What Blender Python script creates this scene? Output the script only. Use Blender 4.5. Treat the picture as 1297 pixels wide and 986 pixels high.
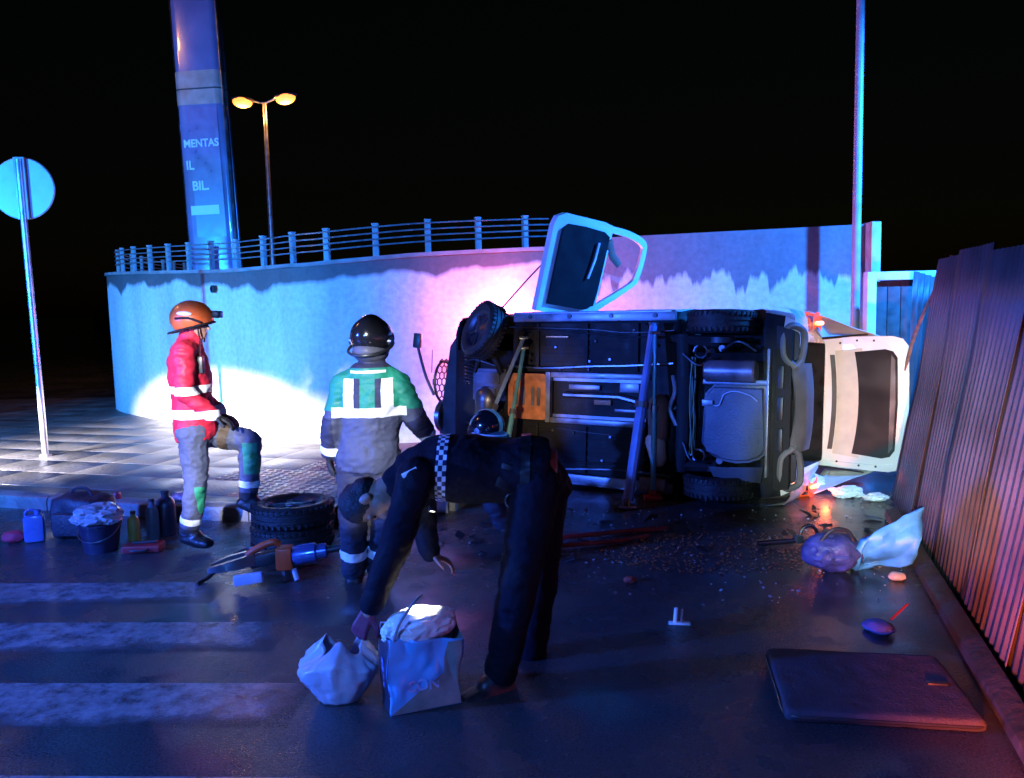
import bpy, bmesh, math, random
from mathutils import Vector as V, Matrix, noise
rnd = random.Random(7)
R = math.radians
S = bpy.context.scene
COL = S.collection
for o in list(bpy.data.objects): bpy.data.objects.remove(o)

# ------------------------------------------------------------------ camera
cd = bpy.data.cameras.new('camera'); cam = bpy.data.objects.new('camera', cd); COL.objects.link(cam)
cd.sensor_width = 36; cd.lens = 36*1050/1297; cd.clip_end = 3000; cd.clip_start = .05
pit, rol = R(5.8), R(1.37)
fw = V((0, math.cos(pit), -math.sin(pit))); u0 = V((0, math.sin(pit), math.cos(pit))); r0 = V((1, 0, 0))
rr = r0*math.cos(rol) - u0*math.sin(rol); uu = u0*math.cos(rol) + r0*math.sin(rol)
mw = Matrix((rr, uu, -fw)).transposed().to_4x4(); mw.translation = V((0, 0, 1.8)); cam.matrix_world = mw
S.camera = cam
# ------------------------------------------------------------------ night sky
w = bpy.data.worlds.new('World'); S.world = w; w.use_nodes = True
nt = w.node_tree; bg = nt.nodes['Background']
sk = nt.nodes.new('ShaderNodeTexSky'); sk.sky_type = 'NISHITA'; sk.sun_disc = False
sk.sun_elevation = R(3); sk.sun_rotation = R(200)
nt.links.new(sk.outputs[0], bg.inputs[0]); bg.inputs[1].default_value = .0006
S.view_settings.view_transform = 'Standard'; S.view_settings.look = 'None'
S.view_settings.exposure = 0; S.view_settings.gamma = 1
# ------------------------------------------------------------------ unseen lamps: emergency-vehicle beacons and a headlight, plus added fill spots
def lamp(name, kind, loc, col, power, aim=None, angle=40, blend=.3, size=.1):
    l = bpy.data.lights.new(name, kind); l.color = col; l.energy = power
    l.shadow_soft_size = size
    o = bpy.data.objects.new(name, l); COL.objects.link(o); o.location = loc
    if kind == 'SPOT':
        l.spot_size = R(angle); l.spot_blend = blend
        o.rotation_euler = (V(aim)-V(loc)).to_track_quat('-Z', 'Y').to_euler()
    return o
BLUE = (.05, .20, 1.0)
# rotating beacons throw directed beams at the walls
lamp('blue_beacon_and_fill', 'SPOT', (-9.5, 4.0, 2.6), (.015, .30, 1), 14500, (-5.0, 12.6, 1.8), 66, .95, .15)
lamp('blue_beacon_and_fill', 'SPOT', (7.4, 7.0, 5.0), (.015, .20, 1), 15500, (1.9, 10.8, 1.4), 72, 1, .15)
lamp('blue_beacon_and_fill', 'POINT', (-7.0, 2.4, 2.3), (.035, .13, 1), 5200, size=.15)
lamp('blue_beacon_and_fill', 'POINT', (-2.4, .2, 2.0), (.06, .22, 1), 650, size=.15)  # unseen blue fill added to light the bag front
hl = lamp('headlight_and_fill_spot', 'SPOT', (-9.0, 6.0, .70), (1, .90, .84), 42000, (-4.2, 11.7, .04), 16, .95, .05); hl.scale = (3.1, 1, 1)
h1 = lamp('headlight_and_fill_spot', 'SPOT', (-2.5, -1.5, 2.9), (.92, .95, 1), 6500, (-2.38, 6.27, .98), 13, .5, .06); h1.scale = (.42, 1, 1)  # narrow unseen spot added to light the red-jacketed rescuer
h2 = lamp('headlight_and_fill_spot', 'SPOT', (-1.35, -1.5, 2.9), (.92, .95, 1), 3600, (-1.03, 5.32, 1.08), 12, .5, .06); h2.scale = (.62, 1, 1)  # narrow unseen spot added to light the green-jacketed firefighter
lamp('tailgate_fill_spot', 'SPOT', (-.15, -.6, 1.95), (.62, 1, 1), 3000, (3.35, 7.6, .45), 19, .9, .04)  # unseen spot added to brighten the tailgate; no torch stands here
lamp('added_fence_red_spot', 'SPOT', (.75, 1.0, .32), (1, .12, .02), 3600, (2.3, 2.75, .45), 62, .95, .08).scale = (1, .55, 1)  # unseen red spot added to redden the lower fence; no vehicle there

# ------------------------------------------------------------------ materials
MATS = {}
def mat(name, col, rough=.6, metal=0, var=.25, vscale=6, bump=.0, bscale=40, emit=None, estr=0, trans=0, alpha=1, coat=0, spec=.5, world=False):
    if name in MATS: return MATS[name]
    m = bpy.data.materials.new(name); m.use_nodes = True; MATS[name] = m
    n = m.node_tree.nodes; L = m.node_tree.links; b = n['Principled BSDF']
    b.inputs['Roughness'].default_value = rough; b.inputs['Metallic'].default_value = metal
    b.inputs['Specular IOR Level'].default_value = spec
    b.inputs['Coat Weight'].default_value = coat
    tc = n.new('ShaderNodeTexCoord')
    if world: tc = n.new('ShaderNodeNewGeometry')
    key = 'Position' if world else 'Object'
    if var:
        t = n.new('ShaderNodeTexNoise'); t.inputs['Scale'].default_value = vscale; t.inputs['Detail'].default_value = 6
        L.new(tc.outputs[key], t.inputs['Vector'])
        r = n.new('ShaderNodeMapRange'); r.inputs[1].default_value = .3; r.inputs[2].default_value = .7
        r.inputs[3].default_value = 1-var; r.inputs[4].default_value = 1+var
        L.new(t.outputs[0], r.inputs[0])
        mx = n.new('ShaderNodeVectorMath'); mx.operation = 'SCALE'; mx.inputs[0].default_value = col[:3]
        L.new(r.outputs[0], mx.inputs['Scale']); L.new(mx.outputs[0], b.inputs['Base Color'])
        r2 = n.new('ShaderNodeMapRange'); r2.inputs[1].default_value = .3; r2.inputs[2].default_value = .7
        r2.inputs[3].default_value = max(.02, rough*.75); r2.inputs[4].default_value = min(1, rough*1.25)
        L.new(t.outputs[0], r2.inputs[0]); L.new(r2.outputs[0], b.inputs['Roughness'])
    else:
        b.inputs['Base Color'].default_value = (*col[:3], 1)
    if bump:
        t = n.new('ShaderNodeTexNoise'); t.inputs['Scale'].default_value = bscale; t.inputs['Detail'].default_value = 5
        L.new(tc.outputs[key], t.inputs['Vector'])
        bp = n.new('ShaderNodeBump'); bp.inputs['Strength'].default_value = bump; bp.inputs['Distance'].default_value = .02
        L.new(t.outputs[0], bp.inputs['Height']); L.new(bp.outputs[0], b.inputs['Normal'])
    if emit:
        b.inputs['Emission Color'].default_value = (*emit, 1); b.inputs['Emission Strength'].default_value = estr
    b.inputs['Transmission Weight'].default_value = trans; b.inputs['Alpha'].default_value = alpha
    return m

def wet_asphalt():
    m = bpy.data.materials.new('wet_asphalt'); m.use_nodes = True
    n = m.node_tree.nodes; L = m.node_tree.links; b = n['Principled BSDF']
    g = n.new('ShaderNodeNewGeometry')
    def noi(sc, det=4, rough=.5):
        t = n.new('ShaderNodeTexNoise'); t.inputs['Scale'].default_value = sc; t.inputs['Detail'].default_value = det
        t.inputs['Roughness'].default_value = rough; L.new(g.outputs['Position'], t.inputs['Vector']); return t.outputs[0]
    def rng(x, a, c, d, e):
        r = n.new('ShaderNodeMapRange'); L.new(x, r.inputs[0])
        for i, v in zip((1, 2, 3, 4), (a, c, d, e)): r.inputs[i].default_value = v
        return r.outputs[0]
    fine = noi(90, 6, .7); mid = noi(5, 5); big = noi(.8, 4)
    colr = n.new('ShaderNodeValToRGB'); L.new(fine, colr.inputs[0])
    colr.color_ramp.elements[0].position = .3; colr.color_ramp.elements[0].color = (.008, .008, .009, 1)
    colr.color_ramp.elements[1].position = .75; colr.color_ramp.elements[1].color = (.09, .087, .085, 1)
    L.new(colr.outputs[0], b.inputs['Base Color'])
    pud = rng(big, .47, .60, 0, 1)                       # 1 = puddle
    mx = n.new('ShaderNodeMix'); mx.data_type = 'FLOAT'; L.new(pud, mx.inputs[0])
    L.new(rng(mid, .3, .7, .16, .40), mx.inputs[2]); mx.inputs[3].default_value = .09
    L.new(mx.outputs[0], b.inputs['Roughness'])
    hs = n.new('ShaderNodeMath'); hs.operation = 'MULTIPLY_ADD'; L.new(mid, hs.inputs[0]); hs.inputs[1].default_value = .8; L.new(fine, hs.inputs[2])
    bp = n.new('ShaderNodeBump'); bp.inputs['Distance'].default_value = .006
    L.new(rng(pud, 0, 1, .9, .16), bp.inputs['Strength']); L.new(hs.outputs[0], bp.inputs['Height'])
    L.new(bp.outputs[0], b.inputs['Normal']); b.inputs['Specular IOR Level'].default_value = .6
    return m

def worn_paint():
    m = bpy.data.materials.new('worn_road_paint'); m.use_nodes = True
    n = m.node_tree.nodes; L = m.node_tree.links; b = n['Principled BSDF']
    g = n.new('ShaderNodeNewGeometry')
    t = n.new('ShaderNodeTexNoise'); t.inputs['Scale'].default_value = 9; t.inputs['Detail'].default_value = 9; t.inputs['Roughness'].default_value = .72
    L.new(g.outputs['Position'], t.inputs['Vector'])
    c = n.new('ShaderNodeValToRGB'); L.new(t.outputs[0], c.inputs[0])
    c.color_ramp.elements[0].position = .34; c.color_ramp.elements[0].color = (.05, .05, .05, 1)
    c.color_ramp.elements[1].position = .62; c.color_ramp.elements[1].color = (.26, .26, .26, 1)
    L.new(c.outputs[0], b.inputs['Base Color'])
    t2 = n.new('ShaderNodeTexNoise'); t2.inputs['Scale'].default_value = 70; t2.inputs['Detail'].default_value = 6
    L.new(g.outputs['Position'], t2.inputs['Vector'])
    bp = n.new('ShaderNodeBump'); bp.inputs['Distance'].default_value = .006; bp.inputs['Strength'].default_value = .5
    L.new(t2.outputs[0], bp.inputs['Height']); L.new(bp.outputs[0], b.inputs['Normal'])
    b.inputs['Roughness'].default_value = .26
    # paint worn away toward the edges of each bar
    tc = n.new('ShaderNodeTexCoord'); sp = n.new('ShaderNodeSeparateXYZ'); L.new(tc.outputs['Generated'], sp.inputs[0])
    def M(op, a, c2):
        x = n.new('ShaderNodeMath'); x.operation = op
        for i, v in enumerate((a, c2)):
            if isinstance(v, (int, float)): x.inputs[i].default_value = v
            else: L.new(v, x.inputs[i])
        return x.outputs[0]
    def edge(o, k): return M('MULTIPLY', M('SUBTRACT', .5, M('ABSOLUTE', M('SUBTRACT', o, .5), 0)), k)
    e = M('MINIMUM', edge(sp.outputs[1], 4.5), edge(sp.outputs[0], 22.))
    t3 = n.new('ShaderNodeTexNoise'); t3.inputs['Scale'].default_value = 3.5; t3.inputs['Detail'].default_value = 10; t3.inputs['Roughness'].default_value = .75
    L.new(g.outputs['Position'], t3.inputs['Vector'])
    r = n.new('ShaderNodeMapRange'); L.new(M('ADD', M('MINIMUM', e, 1.), M('MULTIPLY', t3.outputs[0], 1.6)), r.inputs[0]); r.inputs[1].default_value = .95; r.inputs[2].default_value = 1.75; r.inputs[4].default_value = .9
    L.new(r.outputs[0], b.inputs['Alpha'])
    return m

def stained_wall(name, base, stain, drop, spike, freq, seed):
    """concrete with dirt that has run down from the coping; UV: u = metres along, v = metres below the top"""
    m = bpy.data.materials.new(name); m.use_nodes = True
    n = m.node_tree.nodes; L = m.node_tree.links; b = n['Principled BSDF']
    uv = n.new('ShaderNodeUVMap'); sp = n.new('ShaderNodeSeparateXYZ'); L.new(uv.outputs[0], sp.inputs[0])
    def M(op, a, c, d=None):
        x = n.new('ShaderNodeMath'); x.operation = op
        for i, v in enumerate((a, c, d)):
            if v is None: continue
            if isinstance(v, (int, float)): x.inputs[i].default_value = v
            else: L.new(v, x.inputs[i])
        return x.outputs[0]
    def noi(fx, fy, det=3, w=0.):
        cb = n.new('ShaderNodeCombineXYZ'); L.new(M('MULTIPLY', sp.outputs[0], fx), cb.inputs[0]); L.new(M('MULTIPLY', sp.outputs[1], fy), cb.inputs[1]); cb.inputs[2].default_value = seed+w
        t = n.new('ShaderNodeTexNoise'); t.inputs['Scale'].default_value = 1; t.inputs['Detail'].default_value = det
        L.new(cb.outputs[0], t.inputs['Vector']); return t.outputs[0]
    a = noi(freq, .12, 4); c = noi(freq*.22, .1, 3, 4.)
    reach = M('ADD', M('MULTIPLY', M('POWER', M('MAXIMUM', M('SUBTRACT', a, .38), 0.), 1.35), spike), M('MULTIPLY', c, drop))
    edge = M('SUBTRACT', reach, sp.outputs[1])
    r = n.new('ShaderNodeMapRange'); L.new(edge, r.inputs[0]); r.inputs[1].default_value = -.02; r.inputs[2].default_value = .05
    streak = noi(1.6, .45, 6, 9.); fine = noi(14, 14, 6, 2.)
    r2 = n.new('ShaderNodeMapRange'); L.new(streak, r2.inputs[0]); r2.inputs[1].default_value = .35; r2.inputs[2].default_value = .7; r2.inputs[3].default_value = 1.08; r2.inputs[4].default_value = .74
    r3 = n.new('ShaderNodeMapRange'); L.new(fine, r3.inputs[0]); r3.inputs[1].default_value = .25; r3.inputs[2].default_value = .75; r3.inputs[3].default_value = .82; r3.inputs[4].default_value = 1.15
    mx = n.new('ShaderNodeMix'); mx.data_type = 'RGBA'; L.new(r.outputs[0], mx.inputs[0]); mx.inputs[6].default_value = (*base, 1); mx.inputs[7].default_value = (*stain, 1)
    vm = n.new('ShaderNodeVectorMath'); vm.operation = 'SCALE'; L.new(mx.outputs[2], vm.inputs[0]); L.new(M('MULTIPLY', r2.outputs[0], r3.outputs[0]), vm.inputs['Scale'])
    L.new(vm.outputs[0], b.inputs['Base Color']); b.inputs['Roughness'].default_value = .75
    bp = n.new('ShaderNodeBump'); bp.inputs['Strength'].default_value = .4; bp.inputs['Distance'].default_value = .01; L.new(fine, bp.inputs['Height']); L.new(bp.outputs[0], b.inputs['Normal'])
    return m

def checker(name, c1, c2, scale):
    m = bpy.data.materials.new(name); m.use_nodes = True
    n = m.node_tree.nodes; L = m.node_tree.links; b = n['Principled BSDF']
    uv = n.new('ShaderNodeUVMap'); t = n.new('ShaderNodeTexChecker'); t.inputs['Scale'].default_value = scale
    t.inputs[1].default_value = (*c1, 1); t.inputs[2].default_value = (*c2, 1)
    L.new(uv.outputs[0], t.inputs[0]); L.new(t.outputs[0], b.inputs['Base Color']); b.inputs['Roughness'].default_value = .4
    return m

# ------------------------------------------------------------------ mesh helpers
def frame(z, hint=None):
    z = V(z).normalized(); h = V(hint) if hint is not None else (V((0, 0, 1)) if abs(z.z) < .9 else V((1, 0, 0)))
    x = h.cross(z)
    if x.length < 1e-5: x = V((0, 1, 0)).cross(z)
    x.normalize(); return x, z.cross(x), z
def T(loc=(0, 0, 0), rot=(0, 0, 0), sc=(1, 1, 1)):
    from mathutils import Euler
    return Matrix.LocRotScale(V(loc), Euler([R(a) for a in rot]), V(sc))
class B:
    def __init__(self): self.bm = bmesh.new()
    def _xf(self, vs, m):
        if m is not None:
            for v in vs: v.co = m @ v.co
    def box(self, c, s, m=None, bev=0, rot=(0, 0, 0)):
        r = bmesh.ops.create_cube(self.bm, size=1)['verts']
        k = T(c, rot, s)
        self._xf(r, k)
        if bev:
            es = list({e for v in r for e in v.link_edges})
            q = bmesh.ops.bevel(self.bm, geom=es, offset=bev, segments=2, affect='EDGES', profile=.6)
            r = list({v for f in q['faces'] for v in f.verts} | {v for v in r if v.is_valid})
        self._xf(r, m); return self
    def rings(self, rs, cap0=True, cap1=True, closed=True, m=None):
        vs = [[self.bm.verts.new(V(p)) for p in ring] for ring in rs]
        n = len(rs[0])
        for a, b in zip(vs, vs[1:]):
            for i in range(n if closed else n-1):
                j = (i+1) % n
                self.bm.faces.new((a[i], a[j], b[j], b[i]))
        if closed and cap0: self.bm.faces.new(list(reversed(vs[0])))
        if closed and cap1: self.bm.faces.new(vs[-1])
        self._xf([v for r in vs for v in r], m); return self
    def tube(self, pts, r, n=10, m=None, el=(1, 1), hint=None, cap=True):
        pts = [V(p) for p in pts]
        rs = r if isinstance(r, (list, tuple)) else [r]*len(pts)
        out = []; x = None
        for i, p in enumerate(pts):
            d = pts[min(i+1, len(pts)-1)]-pts[max(i-1, 0)]
            if d.length < 1e-7: d = V((0, 0, 1))
            d.normalize()
            if x is None: x = frame(d, hint)[0]
            x = (x-d*x.dot(d)).normalized(); y = d.cross(x)
            out.append([p+(x*math.cos(a)*el[0]+y*math.sin(a)*el[1])*rs[i] for a in [2*math.pi*k/n for k in range(n)]])
        return self.rings(out, cap, cap, True, m)
    def cap(self, p0, p1, r0, r1=None, n=12, m=None):          # tapered capsule
        r1 = r0 if r1 is None else r1
        p0, p1 = V(p0), V(p1); d = (p1-p0); d = d.normalized() if d.length > 1e-6 else V((0, 0, 1))
        pts = []; rs = []
        for a in (88, 60, 30): pts.append(p0-d*r0*math.sin(R(a))); rs.append(r0*math.cos(R(a))+1e-4)
        for t in (0, .5, 1): pts.append(p0.lerp(p1, t)); rs.append(r0+(r1-r0)*t)
        for a in (30, 60, 88): pts.append(p1+d*r1*math.sin(R(a))); rs.append(r1*math.cos(R(a))+1e-4)
        return self.tube(pts, rs, n, m)
    def ell(self, c, r, m=None, rot=(0, 0, 0), u=16, v=10):
        q = bmesh.ops.create_uvsphere(self.bm, u_segments=u, v_segments=v, radius=1)['verts']
        self._xf(q, T(c, rot, r)); self._xf(q, m); return self
    def lathe(self, prof, n=24, m=None, cap=True):             # (r, z) about z
        return self.rings([[(max(r, 1e-4)*math.cos(2*math.pi*k/n), max(r, 1e-4)*math.sin(2*math.pi*k/n), z) for k in range(n)] for r, z in prof], cap, cap, True, m)
    def prism(self, poly, z0, z1, m=None):
        a = [self.bm.verts.new((x, y, z0)) for x, y in poly]; b = [self.bm.verts.new((x, y, z1)) for x, y in poly]
        n = len(poly)
        self.bm.faces.new(list(reversed(a))); self.bm.faces.new(b)
        for i in range(n): self.bm.faces.new((a[i], a[(i+1) % n], b[(i+1) % n], b[i]))
        self._xf(a+b, m); return self
    def frameprism(self, outer, inner, z0, z1, m=None):        # ring with a hole, same point count
        n = len(outer); q = []
        for poly, z in ((outer, z0), (outer, z1), (inner, z1), (inner, z0)):
            q.append([self.bm.verts.new((x, y, z)) for x, y in poly])
        for k in range(4):
            a, b = q[k], q[(k+1) % 4]
            for i in range(n): self.bm.faces.new((a[i], a[(i+1) % n], b[(i+1) % n], b[i]))
        self._xf([v for r in q for v in r], m); return self
    def mesh(self, name, ang=35):
        bm = self.bm
        bmesh.ops.recalc_face_normals(bm, faces=bm.faces)
        for f in bm.faces: f.smooth = True
        for e in bm.edges:
            if len(e.link_faces) == 2 and e.calc_face_angle(0) > R(ang): e.smooth = False
        me = bpy.data.meshes.new(name); bm.to_mesh(me); bm.free(); return me
    def build(self, name, m, parent=None, ang=35):
        return link(name, self.mesh(name, ang), m, parent)
def link(name, me, m, parent=None):
    if m is not None and not me.materials: me.materials.append(m)
    o = bpy.data.objects.new(name, me); COL.objects.link(o); o.parent = parent; return o
def tag(o, label, cat, group=None, kind=None):
    if label: o['label'] = label
    if cat: o['category'] = cat
    if group: o['group'] = group
    if kind: o['kind'] = kind
    return o
def empty(name, loc, label=None, cat=None, group=None, rotz=0):
    o = bpy.data.objects.new(name, None); COL.objects.link(o); o.location = loc; o.rotation_euler = (0, 0, R(rotz))
    o.empty_display_size = .1
    if label: tag(o, label, cat, group)
    return o
def rrect(w, h, r, n=5, cx=0, cy=0):
    p = []
    for sx, sy, a0 in ((1, 1, 0), (-1, 1, 90), (-1, -1, 180), (1, -1, 270)):
        for k in range(n+1):
            a = R(a0+90*k/n); p.append((cx+sx*(w/2-r)+r*math.cos(a), cy+sy*(h/2-r)+r*math.sin(a)))
    return p
def arcpts(pts, n=8):                                           # Catmull-Rom through points
    P = [V(p) for p in pts]; P = [P[0]*2-P[1]]+P+[P[-1]*2-P[-2]]; out = []
    for i in range(1, len(P)-2):
        for k in range(n):
            t = k/n; a, b, c, d = P[i-1:i+3]
            out.append(.5*((2*b)+(c-a)*t+(2*a-5*b+4*c-d)*t*t+(3*b-a-3*c+d)*t**3))
    out.append(P[-2]); return out
def evaluated(me, mods):
    o = bpy.data.objects.new('tmp', me); COL.objects.link(o)
    for kind, kw in mods:
        md = o.modifiers.new(kind, kind)
        for k, v in kw.items(): setattr(md, k, v)
    dg = bpy.context.evaluated_depsgraph_get(); dg.update()
    r = bpy.data.meshes.new_from_object(o.evaluated_get(dg)); bpy.data.objects.remove(o); return r
def organic(b, voxel=.012, smooth=4, wrinkle=0, wf=9, seed=0):
    bmesh.ops.recalc_face_normals(b.bm, faces=b.bm.faces)
    me = bpy.data.meshes.new('tmp'); b.bm.to_mesh(me); b.bm.free()
    r = evaluated(me, [('REMESH', dict(mode='VOXEL', voxel_size=voxel)), ('SMOOTH', dict(factor=.5, iterations=smooth))])
    if wrinkle:
        nn = [v.normal.copy() for v in r.vertices]
        for v, q in zip(r.vertices, nn):
            c = V((v.co.x*wf+seed, v.co.y*wf, v.co.z*wf*1.7))
            k = noise.noise(c)+.6*(1-2*abs(noise.noise(c*1.9+V((7, 3, 1)))))
            v.co += q*(k*wrinkle)
    for p in r.polygons: p.use_smooth = True
    return r
def clip(me, planes, off=.004, keep=None, uvf=None):
    """piece of a garment's surface between planes (co, no): keeps the side no points to"""
    bm = bmesh.new(); bm.from_mesh(me)
    for co, no in planes:
        bmesh.ops.bisect_plane(bm, geom=bm.verts[:]+bm.edges[:]+bm.faces[:], plane_co=V(co), plane_no=V(no), clear_inner=True)
    if keep:
        bmesh.ops.delete(bm, geom=[f for f in bm.faces if not keep(f.calc_center_median(), f.normal)], context='FACES')
    bm.normal_update()
    for v in bm.verts: v.co += v.normal*off
    if uvf:
        uv = bm.loops.layers.uv.new('UVMap')
        for f in bm.faces:
            for l in f.loops: l[uv].uv = uvf(l.vert.co)
    r = bpy.data.meshes.new('band'); bm.to_mesh(r); bm.free()
    r.materials.clear()
    for p in r.polygons: p.use_smooth = True
    return r
#PART2
# ================================================================== the setting
M_ASPH = wet_asphalt(); M_PAINT = worn_paint()
b = B()
for (x0, x1, y0, y1) in ((-400, 400, -60, 600),):
    vs = [b.bm.verts.new(p) for p in ((x0, y0, 0), (x1, y0, 0), (x1, y1, 0), (x0, y1, 0))]; b.bm.faces.new(vs)
tag(b.build('road', M_ASPH), None, None, kind='structure')
# zebra bars running across the foreground
for y0, y1, x0, x1 in ((5.12, 5.5, -6.5, -1.9), (4.38, 4.78, -6.5, -1.3), (3.58, 3.99, -6.5, -1.0), (2.75, 3.18, -6.5, -.7)):
    b = B(); b.box(((x0+x1)/2, (y0+y1)/2, .002), (x1-x0, y1-y0, .004), rot=(0, 0, -3))
    tag(b.build('zebra_bar', M_PAINT), None, None, kind='structure')
# pavement between the kerb and the wall
M_SLAB = mat('paving_concrete', (.085, .078, .074), .42, var=.35, vscale=2.2, bump=.35, bscale=30, world=True)
M_SLAB2 = mat('tactile_paving', (.13, .065, .06), .42, var=.3, vscale=3, bump=.3, bscale=60, world=True)
M_KERB = mat('kerb_stone', (.17, .16, .15), .4, var=.35, vscale=4, bump=.4, bscale=25)
M_MORTAR = mat('mortar', (.06, .057, .055), .5)
K = [(-9.5, 9.9), (-7.2, 8.75), (-4.95, 7.84), (-3.03, 7.21), (-1.5, 6.9), (-.6, 7.2), (-.25, 8.2), (-.2, 10.2)]   # kerb line
WALLP = [(-7.9, 22), (-7.75, 18), (-7.4, 15.6), (-6.85, 14.4), (-5.5, 13.0), (-3.9, 11.55), (-3.2, 10.95), (-2.49, 10.4), (-1.2, 10.3), (0, 10.6), (.62, 10.9)]
pav = B()
zp = .11
poly = [(-14, 12)]+K+[(-1.0, 10.35), (-2.49, 10.45), (-3.9, 11.6), (-5.5, 13.05), (-6.9, 14.5), (-7.6, 17), (-14, 17)]
pav.prism(poly, -.05, zp-.004)
pavement = tag(pav.build('pavement', M_MORTAR), None, None, kind='structure')
def inpoly(x, y, P):
    c = False; j = len(P)-1
    for i in range(len(P)):
        if (P[i][1] > y) != (P[j][1] > y) and x < (P[j][0]-P[i][0])*(y-P[i][1])/(P[j][1]-P[i][1])+P[i][0]: c = not c
        j = i
    return c
sl = {}
for nm, mm, ins in (('paving_slab', M_SLAB, .0), ('tactile_slab', M_SLAB2, .0)):
    q = B(); q.box((0, 0, 0), (.595, .595, .03), bev=.005)
    if nm == 'tactile_slab':
        for i in range(6):
            for j in range(6): q.box((-.245+.098*i, -.245+.098*j, .016), (.045, .045, .008))
    me = q.mesh(nm); me.materials.append(mm); sl[nm] = me
ax = V((math.cos(R(-17)), math.sin(R(-17)), 0)); ay = V((-ax.y, ax.x, 0))
for i in range(-24, 26):
    for j in range(-20, 24):
        p = V((-3.0, 7.5, 0))+ax*(i*.6)+ay*(.42+j*.6)
        if not all(inpoly(p.x+dx, p.y+dy, poly) for dx in (-.33, .33) for dy in (-.33, .33)): continue
        if p.x < -9.2: continue
        kind = 'tactile_slab' if (p.x > -2.75 and p.y < 9.0) else 'paving_slab'
        o = link(kind, sl[kind], None, pavement)
        o.location = (p.x, p.y, zp-.015); o.rotation_euler = (0, 0, R(-17+rnd.uniform(-.2, .2)))
kerb = B(); path = [V((x, y, 0)) for x, y in K]
kerb.tube([p+V((0, 0, -.05)) for p in path], .06, 4)
kerb = tag(kerb.build('kerb', M_MORTAR), None, None, kind='structure')
for a, c in zip(path, path[1:]):
    n = max(1, round((c-a).length/.8)); d = (c-a)/n
    for k in range(n):
        q = B(); hh = .13
        prof = [(-.08, -.1), (.08, -.1), (.08, hh), (-.045, hh), (-.07, hh-.015), (-.08, hh-.05)]
        L = d.length-.012
        q.prism(prof, 0, L)
        o = q.build('kerb_stone', M_KERB, kerb)
        x = d.normalized(); left = V((-x.y, x.x, 0))
        m = Matrix((left, V((0, 0, 1)), x)).transposed().to_4x4(); m.translation = a+d*k
        o.matrix_world = m

# ---- retaining wall of the ramp, with its coping and railing
M_RW = stained_wall('stained_concrete', (.46, .45, .42), (.07, .065, .065), .22, 1.6, .8, 3.)
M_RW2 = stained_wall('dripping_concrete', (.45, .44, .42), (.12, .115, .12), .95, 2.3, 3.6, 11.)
M_COP = mat('coping_concrete', (.16, .15, .145), .8, var=.35, vscale=5, bump=.4, bscale=20)
def ztop(x): 
    pts = [(-8, 2.5), (-6.85, 2.47), (-3.9, 2.33), (-2.49, 2.33), (-1.2, 2.41), (.62, 2.49)]
    for (a, za), (c, zc) in zip(pts, pts[1:]):
        if x <= c: return za+(zc-za)*max(0, (x-a)/(c-a))
    return pts[-1][1]
wall_l = arcpts([(x, y, 0) for x, y in WALLP], 5)
def wall_mesh(pts, zt, thick, nz=6):
    bm = bmesh.new(); uv = bm.loops.layers.uv.new('UVMap'); s = 0; cols = []
    for i, p in enumerate(pts):
        d = (pts[min(i+1, len(pts)-1)]-pts[max(0, i-1)]).normalized(); nrm = V((-d.y, d.x, 0))
        if i: s += (p-pts[i-1]).length
        z1 = zt(p.x)
        cols.append(([bm.verts.new((p.x, p.y, -.1+(z1+.1)*k/nz)) for k in range(nz+1)], bm.verts.new((p.x+nrm.x*thick, p.y+nrm.y*thick, z1)), bm.verts.new((p.x+nrm.x*thick, p.y+nrm.y*thick, -.1)), s, z1))
    for a, c in zip(cols, cols[1:]):
        la = a[0]+[a[1], a[2]]; lc = c[0]+[c[1], c[2]]
        for k in range(len(la)-1):
            f = bm.faces.new((la[k], lc[k], lc[k+1], la[k+1])); f.smooth = True
            for l in f.loops:
                own = a if l.vert in la else c
                l[uv].uv = (own[3], own[4]-l.vert.co.z)
    for e in (cols[0], cols[-1]):
        f = bm.faces.new(e[0]+[e[1], e[2]])
        for l in f.loops: l[uv].uv = (e[3]+l.vert.co.y*.3, e[4]-l.vert.co.z)
    bmesh.ops.recalc_face_normals(bm, faces=bm.faces)
    for e in bm.edges:
        if len(e.link_faces) == 2 and e.calc_face_angle(0) > R(35): e.smooth = False
    me = bpy.data.meshes.new('wall'); bm.to_mesh(me); bm.free(); return me
rw = empty('retaining_wall', (-2.5, 10.4, 0), 'curved concrete retaining wall with dirt streaks, carrying the metal railing', 'wall')
def put(o, parent):                                             # world-space mesh under an empty that is not rotated
    o.parent = parent; o.matrix_parent_inverse = Matrix.Translation(-V(parent.location)); return o
put(link('wall_face', wall_mesh(wall_l, ztop, .5), M_RW), rw)
b = B()
b.rings([[(p.x+n_.x*k, p.y+n_.y*k, ztop(p.x)+h) for k, h in ((-.03, .003), (-.03, .05), (.52, .05), (.52, .003))] for p, n_ in
         [(p, V((-(wall_l[min(i+1, len(wall_l)-1)]-wall_l[max(0, i-1)]).y, (wall_l[min(i+1, len(wall_l)-1)]-wall_l[max(0, i-1)]).x, 0)).normalized()) for i, p in enumerate(wall_l)]])
put(b.build('coping', M_COP), rw)
b = B(); pb = V((-4.15, 11.72, 2.12)); nd = V((-.66, -.75, 0)).normalized()
b.lathe([(.055, 0), (.055, .03), (.03, .035), (.03, .01)], 14, Matrix.Translation(pb+nd*.0) @ frame(nd)[2].to_track_quat('Z', 'Y').to_matrix().to_4x4())
put(b.build('drain_pipe_end', mat('dark_plastic', (.02, .02, .022), .45)), rw)

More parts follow.
